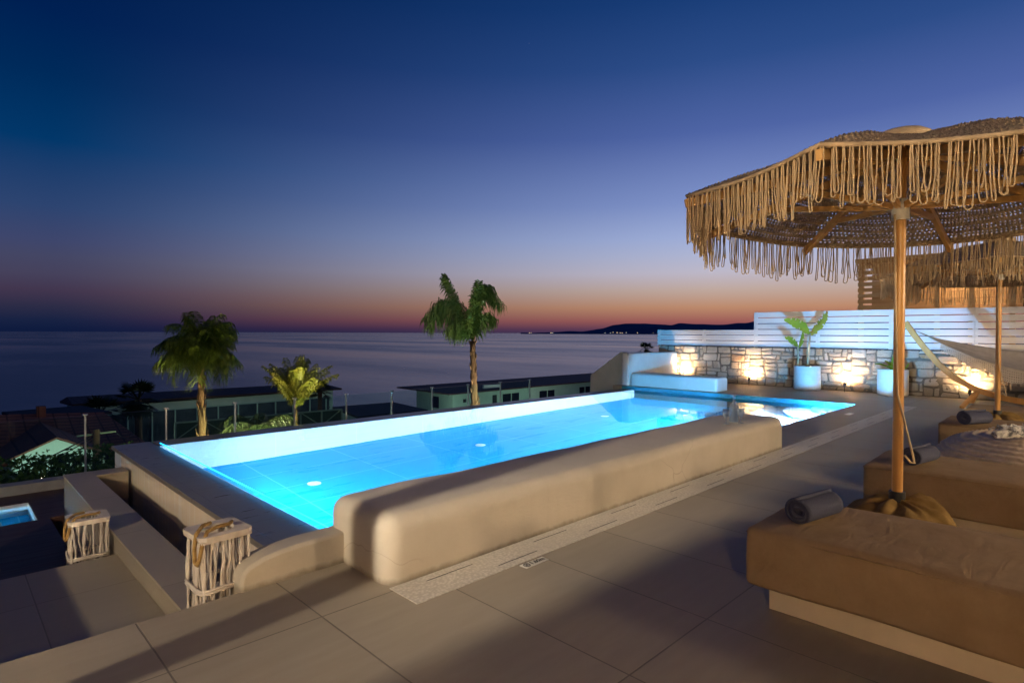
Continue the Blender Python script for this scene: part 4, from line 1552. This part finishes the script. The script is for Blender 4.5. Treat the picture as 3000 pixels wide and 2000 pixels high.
# ================================================================== PALMS
def frond(mb, base, az, el, length, droop, nl, ll, hang, rr, wid=0.012, splay=1.0):
    """arching rachis with leaflets on both sides"""
    pts = []
    p = V(base)
    a = el
    ns = 14
    for i in range(ns + 1):
        pts.append(p.copy())
        d = V((math.cos(az) * math.cos(a), math.sin(az) * math.cos(a), math.sin(a)))
        p = p + d * (length / ns)
        a -= droop / ns * (0.5 + 1.2 * i / ns)
    mb.tube(pts, [0.012 * (1 - 0.85 * i / ns) for i in range(ns + 1)], 4, False)
    for i in range(nl):
        t = 0.12 + 0.88 * i / nl
        x = t * ns
        k = min(ns - 1, int(x)); f = x - k
        c = pts[k].lerp(pts[k + 1], f)
        tg = (pts[k + 1] - pts[k]).normalized()
        sd = tg.cross(V((0, 0, 1)))
        if sd.length < 1e-3:
            sd = V((1, 0, 0))
        sd.normalize()
        l_ = ll * (math.sin(PI * (0.12 + 0.8 * t)) ** 0.6) * rr.uniform(0.8, 1.15)
        for sg in (-1, 1):
            d = (sd * sg * splay + tg * rr.uniform(0.5, 0.9) + V((0, 0, rr.uniform(-0.1, 0.35)))).normalized()
            q1 = c + d * l_ * 0.5 + V((0, 0, -hang * l_ * 0.22))
            q2 = c + d * l_ * 0.82 + V((0, 0, -hang * l_ * 0.75))
            w_ = tg * wid
            mb.add([c - w_ * 0.5, c + w_ * 0.5, q1 + w_, q1 - w_, q2], [(0, 1, 2, 3), (3, 2, 4)])


def palm(name, lab, base, top, tr, crown, seed, fmat, nf=22, fl=1.0, ll=0.34, hang=1.0, els=(-0.3, 1.35), drp=(1.2, 2.4), group=None, skirt=True, azb=None, nl=34):
    rr = random.Random(seed)
    t = thing(name, lab, 'palm tree', base, group)
    base = V(base); top = V(top)
    b = MB()
    n = 22
    pts = []; rs = []
    for i in range(n + 1):
        f = i / n
        pts.append(base.lerp(top, f) + V((0.02 * noise.noise(V((f * 4, seed, 0))), 0.02 * noise.noise(V((f * 4, seed, 5))), 0)))
        rs.append(tr * (1.15 - 0.45 * f) * (1 + 0.10 * (1 if i % 2 else -1) * (f < 0.95)))
    b.tube(pts, rs, 12)
    if skirt:   # old leaf bases
        for q in range(26):
            f = rr.uniform(0.3, 1.0)
            c = base.lerp(top, f)
            a = rr.uniform(0, 6.28)
            r_ = tr * (1.15 - 0.45 * f)
            d = V((math.cos(a), math.sin(a), 0))
            b.tube([c + d * r_ * 0.8, c + d * (r_ + 0.03) + V((0, 0, 0.1)), c + d * (r_ + 0.055) + V((0, 0, 0.22))], [0.028, 0.02, 0.004], 5)
    b.build('trunk', M['bark'], t, smooth=True)
    b = MB()
    for q in range(nf):
        f = q / max(1, nf - 1)
        az = q * 2.39996 + rr.uniform(-0.3, 0.3)
        if azb and rr.random() < azb[1]:
            az = azb[0] + rr.uniform(-0.9, 0.9)
        el = els[1] + (els[0] - els[1]) * f + rr.uniform(-0.12, 0.12)
        frond(b, top + V((0, 0, rr.uniform(-0.04, 0.06))), az, el, fl * rr.uniform(0.8, 1.15), rr.uniform(*drp), nl, ll, hang, rr)
    b.build('crown', fmat, t)
    return t


palm('palm_tree', 'bushy round-headed palm left of the pool, lit yellow-green', (4.19, 14.0, -2.4), (4.15, 14.0, 1.0), 0.085, None, 11, M['palm_olive'], 64, 0.84, 0.42, 1.25, (-0.25, 1.55), (0.7, 2.2), 'palms beyond the glass balustrade')
# windblown palm: two plumes
t = palm('palm_tree', 'tall windblown palm with two ragged plumes behind the middle of the pool', (12.25, 14.0, -2.4), (12.1, 14.0, 1.15), 0.125, None, 21, M['palm_green'], 0, group='palms beyond the glass balustrade')
rr_ = random.Random(5)
rt = V((0.711, -0.703, 0)); dp = V((0.703, 0.711, 0))


def frond_path(mb, org, ctrl, nl, ll, hang, rr, wid=0.018, dz=0.0):
    """frond along a spline given in (across, up) metres, dz of depth at the tip"""
    pts = []
    ns = 18
    m = len(ctrl) - 1
    for i in range(ns + 1):
        x = i / ns * m
        k = min(m - 1, int(x)); f = x - k
        p0 = V(ctrl[max(0, k - 1)]); p1 = V(ctrl[k]); p2 = V(ctrl[k + 1]); p3 = V(ctrl[min(m, k + 2)])
        q = 0.5 * ((2 * p1) + (p2 - p0) * f + (2 * p0 - 5 * p1 + 4 * p2 - p3) * f * f + (3 * p1 - p0 - 3 * p2 + p3) * f ** 3)
        pts.append(V(org) + rt * q.x + V((0, 0, q.y)) + dp * (dz * (i / ns) ** 1.5))
    mb.tube(pts, [0.02 * (1 - 0.85 * i / ns) for i in range(ns + 1)], 4, False)
    for i in range(nl):
        t = 0.14 + 0.86 * i / nl
        x = t * ns
        k = min(ns - 1, int(x)); f = x - k
        c = pts[k].lerp(pts[k + 1], f)
        tg = (pts[k + 1] - pts[k]).normalized()
        sd = tg.cross(dp).normalized()
        l_ = ll * (math.sin(PI * (0.15 + 0.75 * t)) ** 0.6) * rr.uniform(0.75, 1.2)
        for sg in (-1, 1):
            d = (sd * sg * rr.uniform(0.4, 0.9) + dp * rr.uniform(-0.9, 0.9) + tg * rr.uniform(0.5, 1.0)).normalized()
            q1 = c + d * l_ * 0.5 + V((0, 0, -hang * l_ * 0.2)) 
            q2 = c + d * l_ * 0.75 + V((0, 0, -hang * l_ * 0.75)) + rt * rr.uniform(-0.04, 0.04)
            w_ = tg * wid
            mb.add([c - w_ * 0.5, c + w_ * 0.5, q1 + w_, q1 - w_, q2], [(0, 1, 2, 3), (3, 2, 4)])


b = MB()
og = (12.1, 14, 1.15)
J = lambda c, a: [(x + rr_.uniform(-a, a) * (k > 0), y + rr_.uniform(-a, a) * (k > 0)) for k, (x, y) in enumerate(c)]
for q in range(8):
    frond_path(b, og, J([(0, 0), (-0.25, 0.6), (-0.6, 1.05), (-1.05, 1.1), (-1.45, 0.6)], 0.22), 42, 0.46, 1.5, rr_, dz=rr_.uniform(-0.6, 0.6))
for q in range(5):
    frond_path(b, og, J([(0, 0), (-0.3, 0.7), (-0.62, 1.3), (-0.85, 1.75), (-0.98, 2.05)], 0.12), 44, 0.30, 0.8, rr_, dz=rr_.uniform(-0.4, 0.4))
for q in range(6):
    frond_path(b, og, J([(0, 0), (0.02, 0.8), (0.15, 1.45), (0.5, 1.65), (0.85, 1.15)], 0.13), 48, 0.42, 1.2, rr_, dz=rr_.uniform(-0.4, 0.4))
for q in range(5):
    frond_path(b, og, J([(0, 0), (0.0, 0.6), (0.03, 1.2), (0.16, 1.75)], 0.12), 46, 0.46, 0.5, rr_, dz=rr_.uniform(-0.7, -0.1))
for q in range(4):
    frond_path(b, og, J([(0, 0), (0.15, 0.5), (0.35, 0.8), (0.6, 0.6)], 0.15), 30, 0.35, 1.5, rr_, dz=rr_.uniform(-0.4, 0.4))
for q in range(5):
    frond_path(b, og, J([(0, 0), (-0.15, 0.4), (-0.4, 0.6), (-0.75, 0.35)], 0.12), 30, 0.40, 1.7, rr_, dz=rr_.uniform(-0.4, 0.4))
b.build('crown', M['palm_green'], t)
palm('palm_tree', 'short feathery palm shaped like a shuttlecock, lit yellow, in the middle', (5.93, 13.0, -2.3), (5.86, 13.0, -0.35), 0.05, None, 31, M['palm_yellow'], 40, 1.12, 0.28, 0.9, (1.12, 1.57), (0.3, 0.95), 'palms beyond the glass balustrade', False)
palm('palm_tree', 'low arching palm just behind the glass, left of the shuttlecock palm', (5.0, 12.9, -2.2), (4.95, 12.9, -0.75), 0.05, None, 41, M['palm_dark'], 11, 0.95, 0.30, 1.2, (0.4, 1.0), (1.6, 2.4), 'palms beyond the glass balustrade', False)


def fan_palm(lab, base, h, tr, cr, seed):
    rr = random.Random(seed)
    t = thing('fan_palm', lab, 'palm tree', base, 'dark palms among the houses')
    base = V(base); top = base + V((0, 0, h))
    b = MB(); b.tube([base, top], [tr * 1.2, tr], 8); b.build('trunk', M['bark'], t, smooth=True)
    b = MB()
    for q in range(26):
        az = q * 2.4 + rr.uniform(-0.3, 0.3); el = rr.uniform(-0.75, 1.3)
        d = V((math.cos(az) * math.cos(el), math.sin(az) * math.cos(el), math.sin(el)))
        c = top + d * cr * 0.45
        b.tube([top, c], 0.02 * cr, 4, False)
        sd = d.cross(V((0, 0, 1))).normalized(); up = sd.cross(d)
        for k in range(13):
            a = R(-78 + 13 * k)
            tip = c + (d * math.cos(a) + sd * math.sin(a)) * cr * 0.55 * rr.uniform(0.85, 1.05) + V((0, 0, -0.12 * cr))
            e = (d * math.sin(a) - sd * math.cos(a)) * cr * 0.035
            b.add([c, c.lerp(tip, 0.55) - e, tip, c.lerp(tip, 0.55) + e], [(0, 1, 2, 3)])
    b.build('crown', M['palm_dark'], t)


fan_palm('dark fan palm silhouetted in front of the long low house, second from the left edge', (9.3, 44.0, -6.9), 3.9, 0.2, 1.7, 1)
fan_palm('leftmost dark fan palm, half behind the dark roof', (6.9, 42.0, -6.6), 3.1, 0.2, 1.5, 2)
fan_palm('small dark fan palm right of the shuttlecock palm', (14.9, 30.0, -4.8), 3.0, 0.12, 0.85, 3)
fan_palm('dark fan palm crown peeping above the white end wall', (40.0, 25.3, -6.0), 6.1, 0.15, 0.85, 4)

# hedge on the slope under the balustrade
b = MB()
rr_ = random.Random(8)
for q in range(9500):
    x = rr_.uniform(-4, 2.7); y = 11.46 + rr_.random() ** 1.2 * 1.9
    topz = -0.86 + 0.05 * (y - 11.5) + 0.10 * noise.noise(V((x * 1.8, y * 1.8, 3))) + 0.10 * noise.noise(V((x * 5, y * 5, 9)))
    z = topz - rr_.random() ** 2 * 0.5
    s_ = rr_.uniform(0.03, 0.065)
    n_ = V((rr_.uniform(-1, 1), rr_.uniform(-1, 0.6), rr_.uniform(0, 1))).normalized()
    t_ = n_.orthogonal().normalized(); t_.rotate(Matrix.Rotation(rr_.uniform(0, 6.28), 3, n_))
    u_ = n_.cross(t_)
    c = V((x, y, z))
    b.add([c - t_ * s_, c + u_ * s_ * 0.55, c + t_ * s_, c - u_ * s_ * 0.55], [(0, 1, 2, 3)])
o = b.build('hedge', M['hedge'], loc=(1, 12.5, -1.5))
tag(o, 'dense dark leafy hedge on the slope behind the lower deck kerb', 'hedge')

# added garden lights lighting palms and hedge, hidden at their foot
def added_garden_light(x, y, z, pw, colr, tgt, lab):
    t = thing('added_garden_light', lab, 'lamp', (x, y, z), 'added garden uplights among the palms')
    b = MB(); b.tube([(x, y, z), (x, y, z + 0.12)], 0.03, 12); b.build('housing', M['black_rail'], t)
    b = MB(); b.tube([(x, y, z + 0.121), (x, y, z + 0.126)], 0.026, 12); b.build('lens', M['lens_warm'], t)
    lamp('added_garden_light_glow', 'SPOT', (x, y, z + 0.2), pw, colr, t, 0.04, tgt, 110, 0.8)


YG = (1.0, 0.82, 0.38)
added_garden_light(4.9, 11.95, -2.05, 1500, YG, (4.2, 14.0, 1.6), 'added garden uplight at the foot of the bushy palm')
added_garden_light(12.2, 12.6, -2.05, 900, (1.0, 0.86, 0.55), (12.0, 14.0, 1.6), 'added garden uplight at the foot of the tall windblown palm')
added_garden_light(5.6, 12.0, -2.05, 190, (1.0, 0.85, 0.25), (5.95, 13.0, 0.8), 'added garden uplight at the foot of the shuttlecock palm')

# ================================================================== VILLAGE BELOW
def house_box(mb, x0, x1, y0, y1, z0, z1):
    mb.box((x0, y0, z0), (x1, y1, z1))


# right-hand long house
hA = thing('long_house', 'long pale green house with dark overhanging roof behind the right half of the pool', 'house', (46, 47, -8))
b = MB(); house_box(b, 35.5, 70, 44, 50, -10, -4.53)
b.build('wall', M['wall_green'], hA)
b = MB()
b.add([(34.6, 43.4, -4.40), (75, 43.4, -4.36), (75, 52, -4.40), (34.4, 52, -4.30), (34.6, 43.4, -4.52), (75, 43.4, -4.48), (75, 52, -4.55), (34.4, 52, -4.42)],
      [(0, 1, 2, 3), (7, 6, 5, 4), (0, 4, 5, 1), (1, 5, 6, 2), (2, 6, 7, 3), (3, 7, 4, 0)])
b.build('roof', M['roof_dark'], hA)
b = MB(); b.add([(40.4, 45.0, -4.40), (42.8, 45.0, -4.40), (42.8, 45.0, -4.08), (40.4, 45.0, -4.02), (40.4, 45.2, -4.40), (42.8, 45.2, -4.40), (42.8, 45.2, -4.08), (40.4, 45.2, -4.02)],
       [(0, 1, 2, 3), (7, 6, 5, 4), (3, 2, 6, 7), (0, 3, 7, 4), (1, 5, 6, 2)])
b.build('gable_panel', M['plaster_white'], hA)['label'] = 'small white lit gable panel'
for x0, x1, z0, z1 in ((42.2, 44.6, -5.95, -5.0), (47.9, 50.4, -5.9, -5.08), (55, 57, -5.9, -5.08)):
    b = MB(); b.box((x0, 43.96, z0), (x1, 44.02, z1)); w_ = b.build('window', M['window_dark'], hA)
    b = MB(); b.box(((x0 + x1) / 2 - 0.05, 43.92, z0), ((x0 + x1) / 2 + 0.05, 43.958, z1)); b.build('frame', M['wall_green'], w_)
b = MB(); b.box((40.75, 43.95, -7), (41.3, 44.02, -5.0)); b.build('door', M['roof_flat'], hA)
b = MB(); b.box((36.8, 43.95, -5.45), (37.15, 44.02, -5.12)); b.build('window', M['window_dark'], hA)
b = MB(); b.box((35.46, 46.2, -6.1), (35.52, 47.4, -4.95)); b.build('window', M['window_dark'], hA)
# left long house
hB = thing('terraced_house', 'long low house with dark red tiled roof behind the left palms', 'house', (16, 52, -8))
b = MB(); house_box(b, 7.1, 26.2, 50.2, 56, -11, -3.96)
b.build('wall', M['wall_green'], hB)
b = MB()
b.add([(6.6, 49.6, -3.66), (26.8, 49.6, -3.86), (26.8, 54, -3.62), (6.9, 54, -3.52), (6.9, 58, -4.2), (26.8, 58, -4.2)], [(0, 1, 2, 3), (3, 2, 5, 4), (0, 3, 4), (1, 5, 2)])
b.build('roof', M['roof_dark'], hB, solid=0.15)
b = MB(); b.box((8.2, 50.1, -7.5), (25.8, 50.19, -4.62)); b.build('veranda', M['veranda'], hB)['label'] = 'flat dark panel painting the shade of the veranda under the eaves'  # flat panel, the shade of the recess is in its dark colour
for k in range(12):
    x = 8.3 + k * 1.55
    b = MB(); b.box((x, 49.9, -7.5), (x + 0.09, 50.0, -4.6)); b.build('post', M['wall_green'], hB)
b = MB()
for k in range(60):
    b.box((8.2 + k * 0.295, 49.95, -6.4), (8.23 + k * 0.295, 49.98, -5.5))
b.box((8.2, 49.94, -5.52), (25.8, 49.99, -5.46))
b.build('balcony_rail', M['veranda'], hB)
# near-left dark roofed house
hC = thing('dark_roofed_house', 'house with a broad black roof at the left edge', 'house', (4, 36, -5))
b = MB(); house_box(b, 2.25, 5.8, 34.2, 36.4, -9, -2.64)
b.build('wall', M['wall_green'], hC)
b = MB()
b.add([(2.80, 33.6, -2.58), (6.0, 33.6, -2.52), (5.2, 36.5, -2.42), (2.15, 36.5, -2.46)], [(0, 1, 2, 3)])
b.build('roof', M['roof_flat'], hC, solid=0.12)
# gabled house
hD = thing('gabled_house', 'house with a red-brown tiled roof and a pale green gable at the far left', 'house', (3, 28, -4))
b = MB()
b.add([(1.78, 26, -2.95), (4.05, 26, -2.95), (3.0, 26, -2.42), (1.78, 26, -6), (4.05, 26, -6), (1.78, 31, -2.95), (4.05, 31, -2.95), (3.0, 31, -2.42), (1.78, 31, -6), (4.05, 31, -6)],
      [(0, 1, 2), (3, 4, 1, 0), (5, 7, 6), (8, 5, 6, 9), (0, 5, 8, 3), (1, 4, 9, 6)])
b.build('wall', M['wall_green'], hD)
b = MB()
b.add([(1.55, 25.9, -3.03), (3.0, 25.9, -2.36), (3.0, 31, -2.36), (1.55, 31, -3.03), (4.3, 25.9, -3.03), (4.3, 31, -3.03)], [(0, 1, 2, 3), (1, 4, 5, 2)])
b.build('gable_roof', M['roof_red'], hD, solid=0.06)
b = MB()
b.add([(0.6, 27.5, -3.4), (6.3, 27.5, -3.4), (5.3, 31.5, -2.25), (1.3, 31.5, -2.0), (0.6, 35, -3.2), (6.3, 35, -3.2)], [(0, 1, 2, 3), (3, 2, 5, 4), (0, 3, 4), (1, 5, 2)])
b.build('roof', M['roof_red'], hD, solid=0.08)
b = MB(); b.box((2.95, 31.2, -2.6), (3.25, 31.6, -1.75)); b.build('chimney', M['roof_red'], hD)
# flat dark roof in the middle
hE = thing('flat_roofed_shed', 'low building with a dark flat roof behind the glass, right of the shuttlecock palm', 'shed', (19, 30, -4))
b = MB(); b.prism([(16.6, 28.9), (20.6, 28.6), (21.2, 32.6), (17.5, 33.0)], -7.5, -3.32)
b.build('wall', M['wall_green'], hE)
b = MB(); b.prism([(16.4, 28.6), (20.9, 28.3), (21.5, 32.9), (17.4, 33.4)], -3.318, -3.2)
b.build('roof', M['roof_flat'], hE)
# braced railing with shade net
rl = thing('braced_railing', 'pale green braced railing with dark netting behind the left palms', 'railing', (8, 20, -2))
ra = V((5.2, 20, -1.40)); rb_ = V((10.8, 20, -1.48))
b = MB(); b.beam(ra, rb_, 0.05, 0.05); b.beam(ra - V((0, 0, 0.55)), rb_ - V((0, 0, 0.55)), 0.05, 0.05)
b.build('rail', M['rail_green'], rl)
b = MB(); b.box((5.2, 20.04, -2.1), (10.8, 20.06, -1.45)); b.build('net', M['net_green'], rl)
for k in range(8):
    p = ra.lerp(rb_, k / 7)
    b = MB(); b.beam(p - V((0, 0, 0.9)), p, 0.05, 0.05, (0, 1, 0)); b.build('post', M['rail_green'], rl)
    if k < 7:
        q = ra.lerp(rb_, (k + 1) / 7)
        b = MB()
        s_ = (p, q) if k % 2 else (q, p)
        b.beam(s_[0] - V((0, -0.02, 0)), s_[1] - V((0, -0.02, 0.55)), 0.03, 0.03); b.build('brace', M['rail_green'], rl)
# utility pole and cables
up_ = thing('utility_pole', 'dark wooden utility pole wrapped with cables beside the gabled house', 'utility pole', (2.55, 16, -4))
b = MB(); b.tube([(2.55, 16, -4), (2.56, 16, -0.82)], [0.09, 0.07], 10); b.build('pole', M['wood_post'], up_, smooth=True)
b = MB(); b.beam((2.2, 16, -0.93), (2.95, 16.1, -0.92), 0.03, 0.04); b.build('arm', M['rail_green'], up_)


def cable(p, q, sag, r):
    p, q = V(p), V(q)
    return [p.lerp(q, i / 14) - V((0, 0, sag * 4 * (i / 14) * (1 - i / 14))) for i in range(15)]


b = MB()
b.tube(cable((2.55, 16, -0.9), (0.6, 14.5, -1.45), 0.05, 0), 0.014, 5)
b.tube(cable((2.55, 16, -0.96), (0.6, 14.5, -1.52), 0.07, 0), 0.011, 5)
b.tube(cable((2.55, 16, -1.0), (1.5, 16, -1.35), 0.16, 0), 0.008, 5)
b.tube(cable((2.95, 16.1, -0.94), (3.5, 17, -1.15), 0.12, 0), 0.008, 5)
b.build('cable', M['cable'], up_)

# ================================================================== NEIGHBOUR'S TIMBER PERGOLA
pg = thing('timber_pergola', 'slatted timber pergola screen rising behind the white fence', 'pergola', (20, 2, 0))
b = MB()
for k in range(9):
    z = 2.12 + k * 0.165
    b.box((19.0, 3.9, z), (19.03, 4.95, z + 0.11))
b.build('slat_screen', M['pergola_wood'], pg)
b = MB()
for k in range(8):
    z = 2.02 + k * 0.2
    b.box((20.3, -1, z), (20.34, 4.9, z + 0.19))
b.build('board_wall', M['pergola_wood'], pg)
for x, y in ((19.05, 4.88), (19.05, 3.96), (19.4, 3.13), (19.4, 2.39), (19.4, 1.56), (19.4, -0.5)):
    b = MB(); b.box((x - 0.0, y - 0.06, -1.0), (x + 0.12, y + 0.06, 3.45)); b.build('post', M['pergola_wood'], pg)
b = MB(); b.box((18.9, -1.5, 3.46), (20.8, 5.0, 3.56)); b.build('roof', M['pergola_wood'], pg)
b = MB(); b.box((20.26, -0.2, 2.05), (20.298, 1.42, 3.3)); b.build('window', M['window_dark'], pg)

# ================================================================== VILLA BEHIND THE CAMERA WITH ITS LAMPS
vl = thing('villa', 'plastered villa wall along the back of the terrace behind the loungers', 'house', (0, -5.5, 0))
b = MB(); b.box((-12, -5.2, -1), (-3.0, 1.95, 3.2)); b.build('wall', M['villa'], vl)
b = MB(); b.box((-3.16, 1.951, -1), (-3.003, 2.06, 3.2)); b.build('pilaster', M['villa'], vl)
b = MB(); b.box((-2.99, -9, -1), (18, -5.2, 3.2)); b.build('wall', M['villa'], vl)
b = MB(); b.box((2.0, -5.21, 0.0), (4.2, -5.19, 2.2)); b.build('window', M['window_dark'], vl)
b = MB(); b.box((7.5, -5.21, 0.0), (9.7, -5.19, 2.2)); b.build('window', M['window_dark'], vl)
pw_ = thing('pergola_post', 'square white post beside the terrace steps', 'post', (-1.5, 2.5, 0))
b = MB(); b.box((-1.55, 2.45, 0.0), (-1.45, 2.56, 2.9)); b.build('shaft', M['villa'], pw_)
b = MB(); b.box((-1.6, 2.40, 0.0), (-1.4, 2.61, 0.012)); b.build('base_plate', M['villa'], pw_)
b = MB(); b.box((-1.3, 3.3, -0.4), (-1.1, 6.2, 0.55))
o = b.build('stair_wall', M['plaster'], loc=(-1.2, 4.7, -0.4)); tag(o, 'plaster side wall of the terrace steps', 'wall')


def sconce(loc, nrm, pw, lab, colr=WARM, rad=0.035):
    x, y, z = loc
    n_ = V(nrm)
    t = thing('wall_lamp', lab, 'lamp', loc, 'wall lamps of the villa')
    b = MB(); ex, ey = (0.012, 0.05) if abs(n_.x) > 0.5 else (0.05, 0.012); b.box((x - ex, y - ey, z - 0.1), (x + ex, y + ey, z + 0.1)); b.build('back_plate', M['black_rail'], t)
    b = MB(); b.tube([V(loc) + n_ * 0.012, V(loc) + n_ * 0.05], 0.03, 10); b.build('lens', M['lens_warm'], t)
    lamp('wall_lamp_glow', 'POINT', V(loc) + n_ * 0.11, pw, colr, t, rad)


sconce((-4.4, 1.965, 2.35), (0, 1, 0), 760, 'wall lamp on the side wall of the villa', (1.0, 0.83, 0.61))
WB = (1.0, 0.76, 0.48)
sconce((5.2, -5.185, 2.3), (0, 1, 0), 540, 'wall lamp between the windows of the villa', WB, 0.3)
sconce((8.9, -5.185, 2.3), (0, 1, 0), 520, 'wall lamp right of the second villa window', WB, 0.3)
sconce((-2.985, -2.3, 2.25), (1, 0, 0), 260, 'wall lamp on the villa wall facing the loungers', (1.0, 0.66, 0.34), 0.08)


def wall_spot(p, tgt, pw, colr, ang, blend, rad, lab):  # added unseen spotlights that brighten the parasol canopy, bench and deck
    p = V(p); d = (V(tgt) - p).normalized()
    t = thing('added_wall_spotlight', lab, 'spotlight', tuple(p), 'added spotlights on the villa wall')
    b = MB(); b.tube([p - d * 0.12, p], 0.04, 14); b.build('head', M['black_rail'], t)
    b = MB(); b.tube([p + d * 0.001, p + d * 0.006], 0.034, 14); b.build('lens', M['lens_warm'], t)
    lamp('added_wall_spotlight_glow', 'SPOT', p + d * 0.05, pw, colr, t, rad, tgt, ang, blend)


wall_spot((-2.86, 1.0, 1.25), (4.0, 0.85, 2.27), 330, (1.0, 0.70, 0.38), 22, 0.5, 0.05, 'added spotlight on the corner of the villa brightening the near parasol from below')
wall_spot((-2.86, -0.6, 3.15), (4.2, 0.85, 2.42), 480, (1.0, 0.78, 0.50), 20, 0.5, 0.05, 'added spotlight high on the villa wall brightening the canopy of the near parasol')
wall_spot((-4.25, 2.08, 2.42), (10.0, 2.6, 0.1), 2500, (1.0, 0.85, 0.66), 34, 1.0, 0.035, 'added spotlight beside the wall lamp brightening the far part of the pool bench')


added_garden_light(0.2, 10.95, -0.99, 30, YG, (-0.2, 12.2, -0.8), 'added garden uplight on the lower deck aimed at the hedge')


def added_street_lamp(x, y, z0, h, pw, lab):  # added lamps, out of sight, that light the house walls
    t = thing('added_street_lamp', lab, 'street lamp', (x, y, z0), 'added street lamps among the houses')
    b = MB(); b.tube([(x, y, z0), (x, y, z0 + h)], [0.06, 0.04], 8); b.build('pole', M['rail_green'], t)
    b = MB(); b.lathe([(0.02, 0), (0.12, 0.02), (0.14, 0.12), (0.02, 0.2)], (x, y, z0 + h + 0.02), 12); b.build('globe', M['lens_warm'], t)
    lamp('added_street_lamp_glow', 'POINT', (x, y, z0 + h + 0.5), pw, (0.82, 1.0, 0.84), t, 0.12)


added_street_lamp(44.0, 36.0, -6.4, 1.2, 700, 'added street lamp in front of the long pale green house')
added_street_lamp(32.5, 41.0, -7.4, 1.6, 260, 'added street lamp at the end wall of the long pale green house')
added_street_lamp(16.0, 43.0, -6.8, 1.0, 130, 'added street lamp in front of the long low red-roofed house')
added_street_lamp(2.4, 23.5, -4.2, 0.8, 200, 'added street lamp below the pale green gable')
added_street_lamp(4.8, 31.5, -6.5, 2.8, 120, 'added street lamp beside the broad black roof')

wl = thing('pergola_lamp', 'warm lamp hanging inside the timber pergola', 'lamp', (19.8, 2.6, 3.2))
b = MB(); b.tube([(19.8, 2.6, 3.46), (19.8, 2.6, 3.3)], 0.01, 6); b.build('cord', M['cable'], wl)
b = MB(); b.lathe([(0.02, 0.08), (0.08, 0.06), (0.09, 0.0), (0.02, -0.04)], (19.8, 2.6, 3.22), 14); b.build('globe', M['lens_warm'], wl)
lamp('pergola_lamp_glow', 'POINT', (19.8, 2.6, 3.05), 60, WARM, wl, 0.08)

pu = thing('added_plant_uplight', 'added tiny warm uplight in the tall banana pot, brightening the leaves', 'spotlight', (15.30, 5.0, 0.55))  # added lamp to make the banana leaves brighter
b = MB(); b.tube([(15.30, 5.0, 0.54), (15.30, 5.0, 0.60)], 0.018, 10); b.build('housing', M['black_rail'], pu)
b = MB(); b.tube([(15.30, 5.0, 0.601), (15.30, 5.0, 0.605)], 0.015, 10); b.build('lens', M['lens_warm'], pu)
lamp('added_plant_uplight_glow', 'SPOT', (15.22, 4.98, 0.63), 26, (1.0, 0.80, 0.45), pu, 0.03, (15.3, 5.12, 1.7), 70, 0.8)
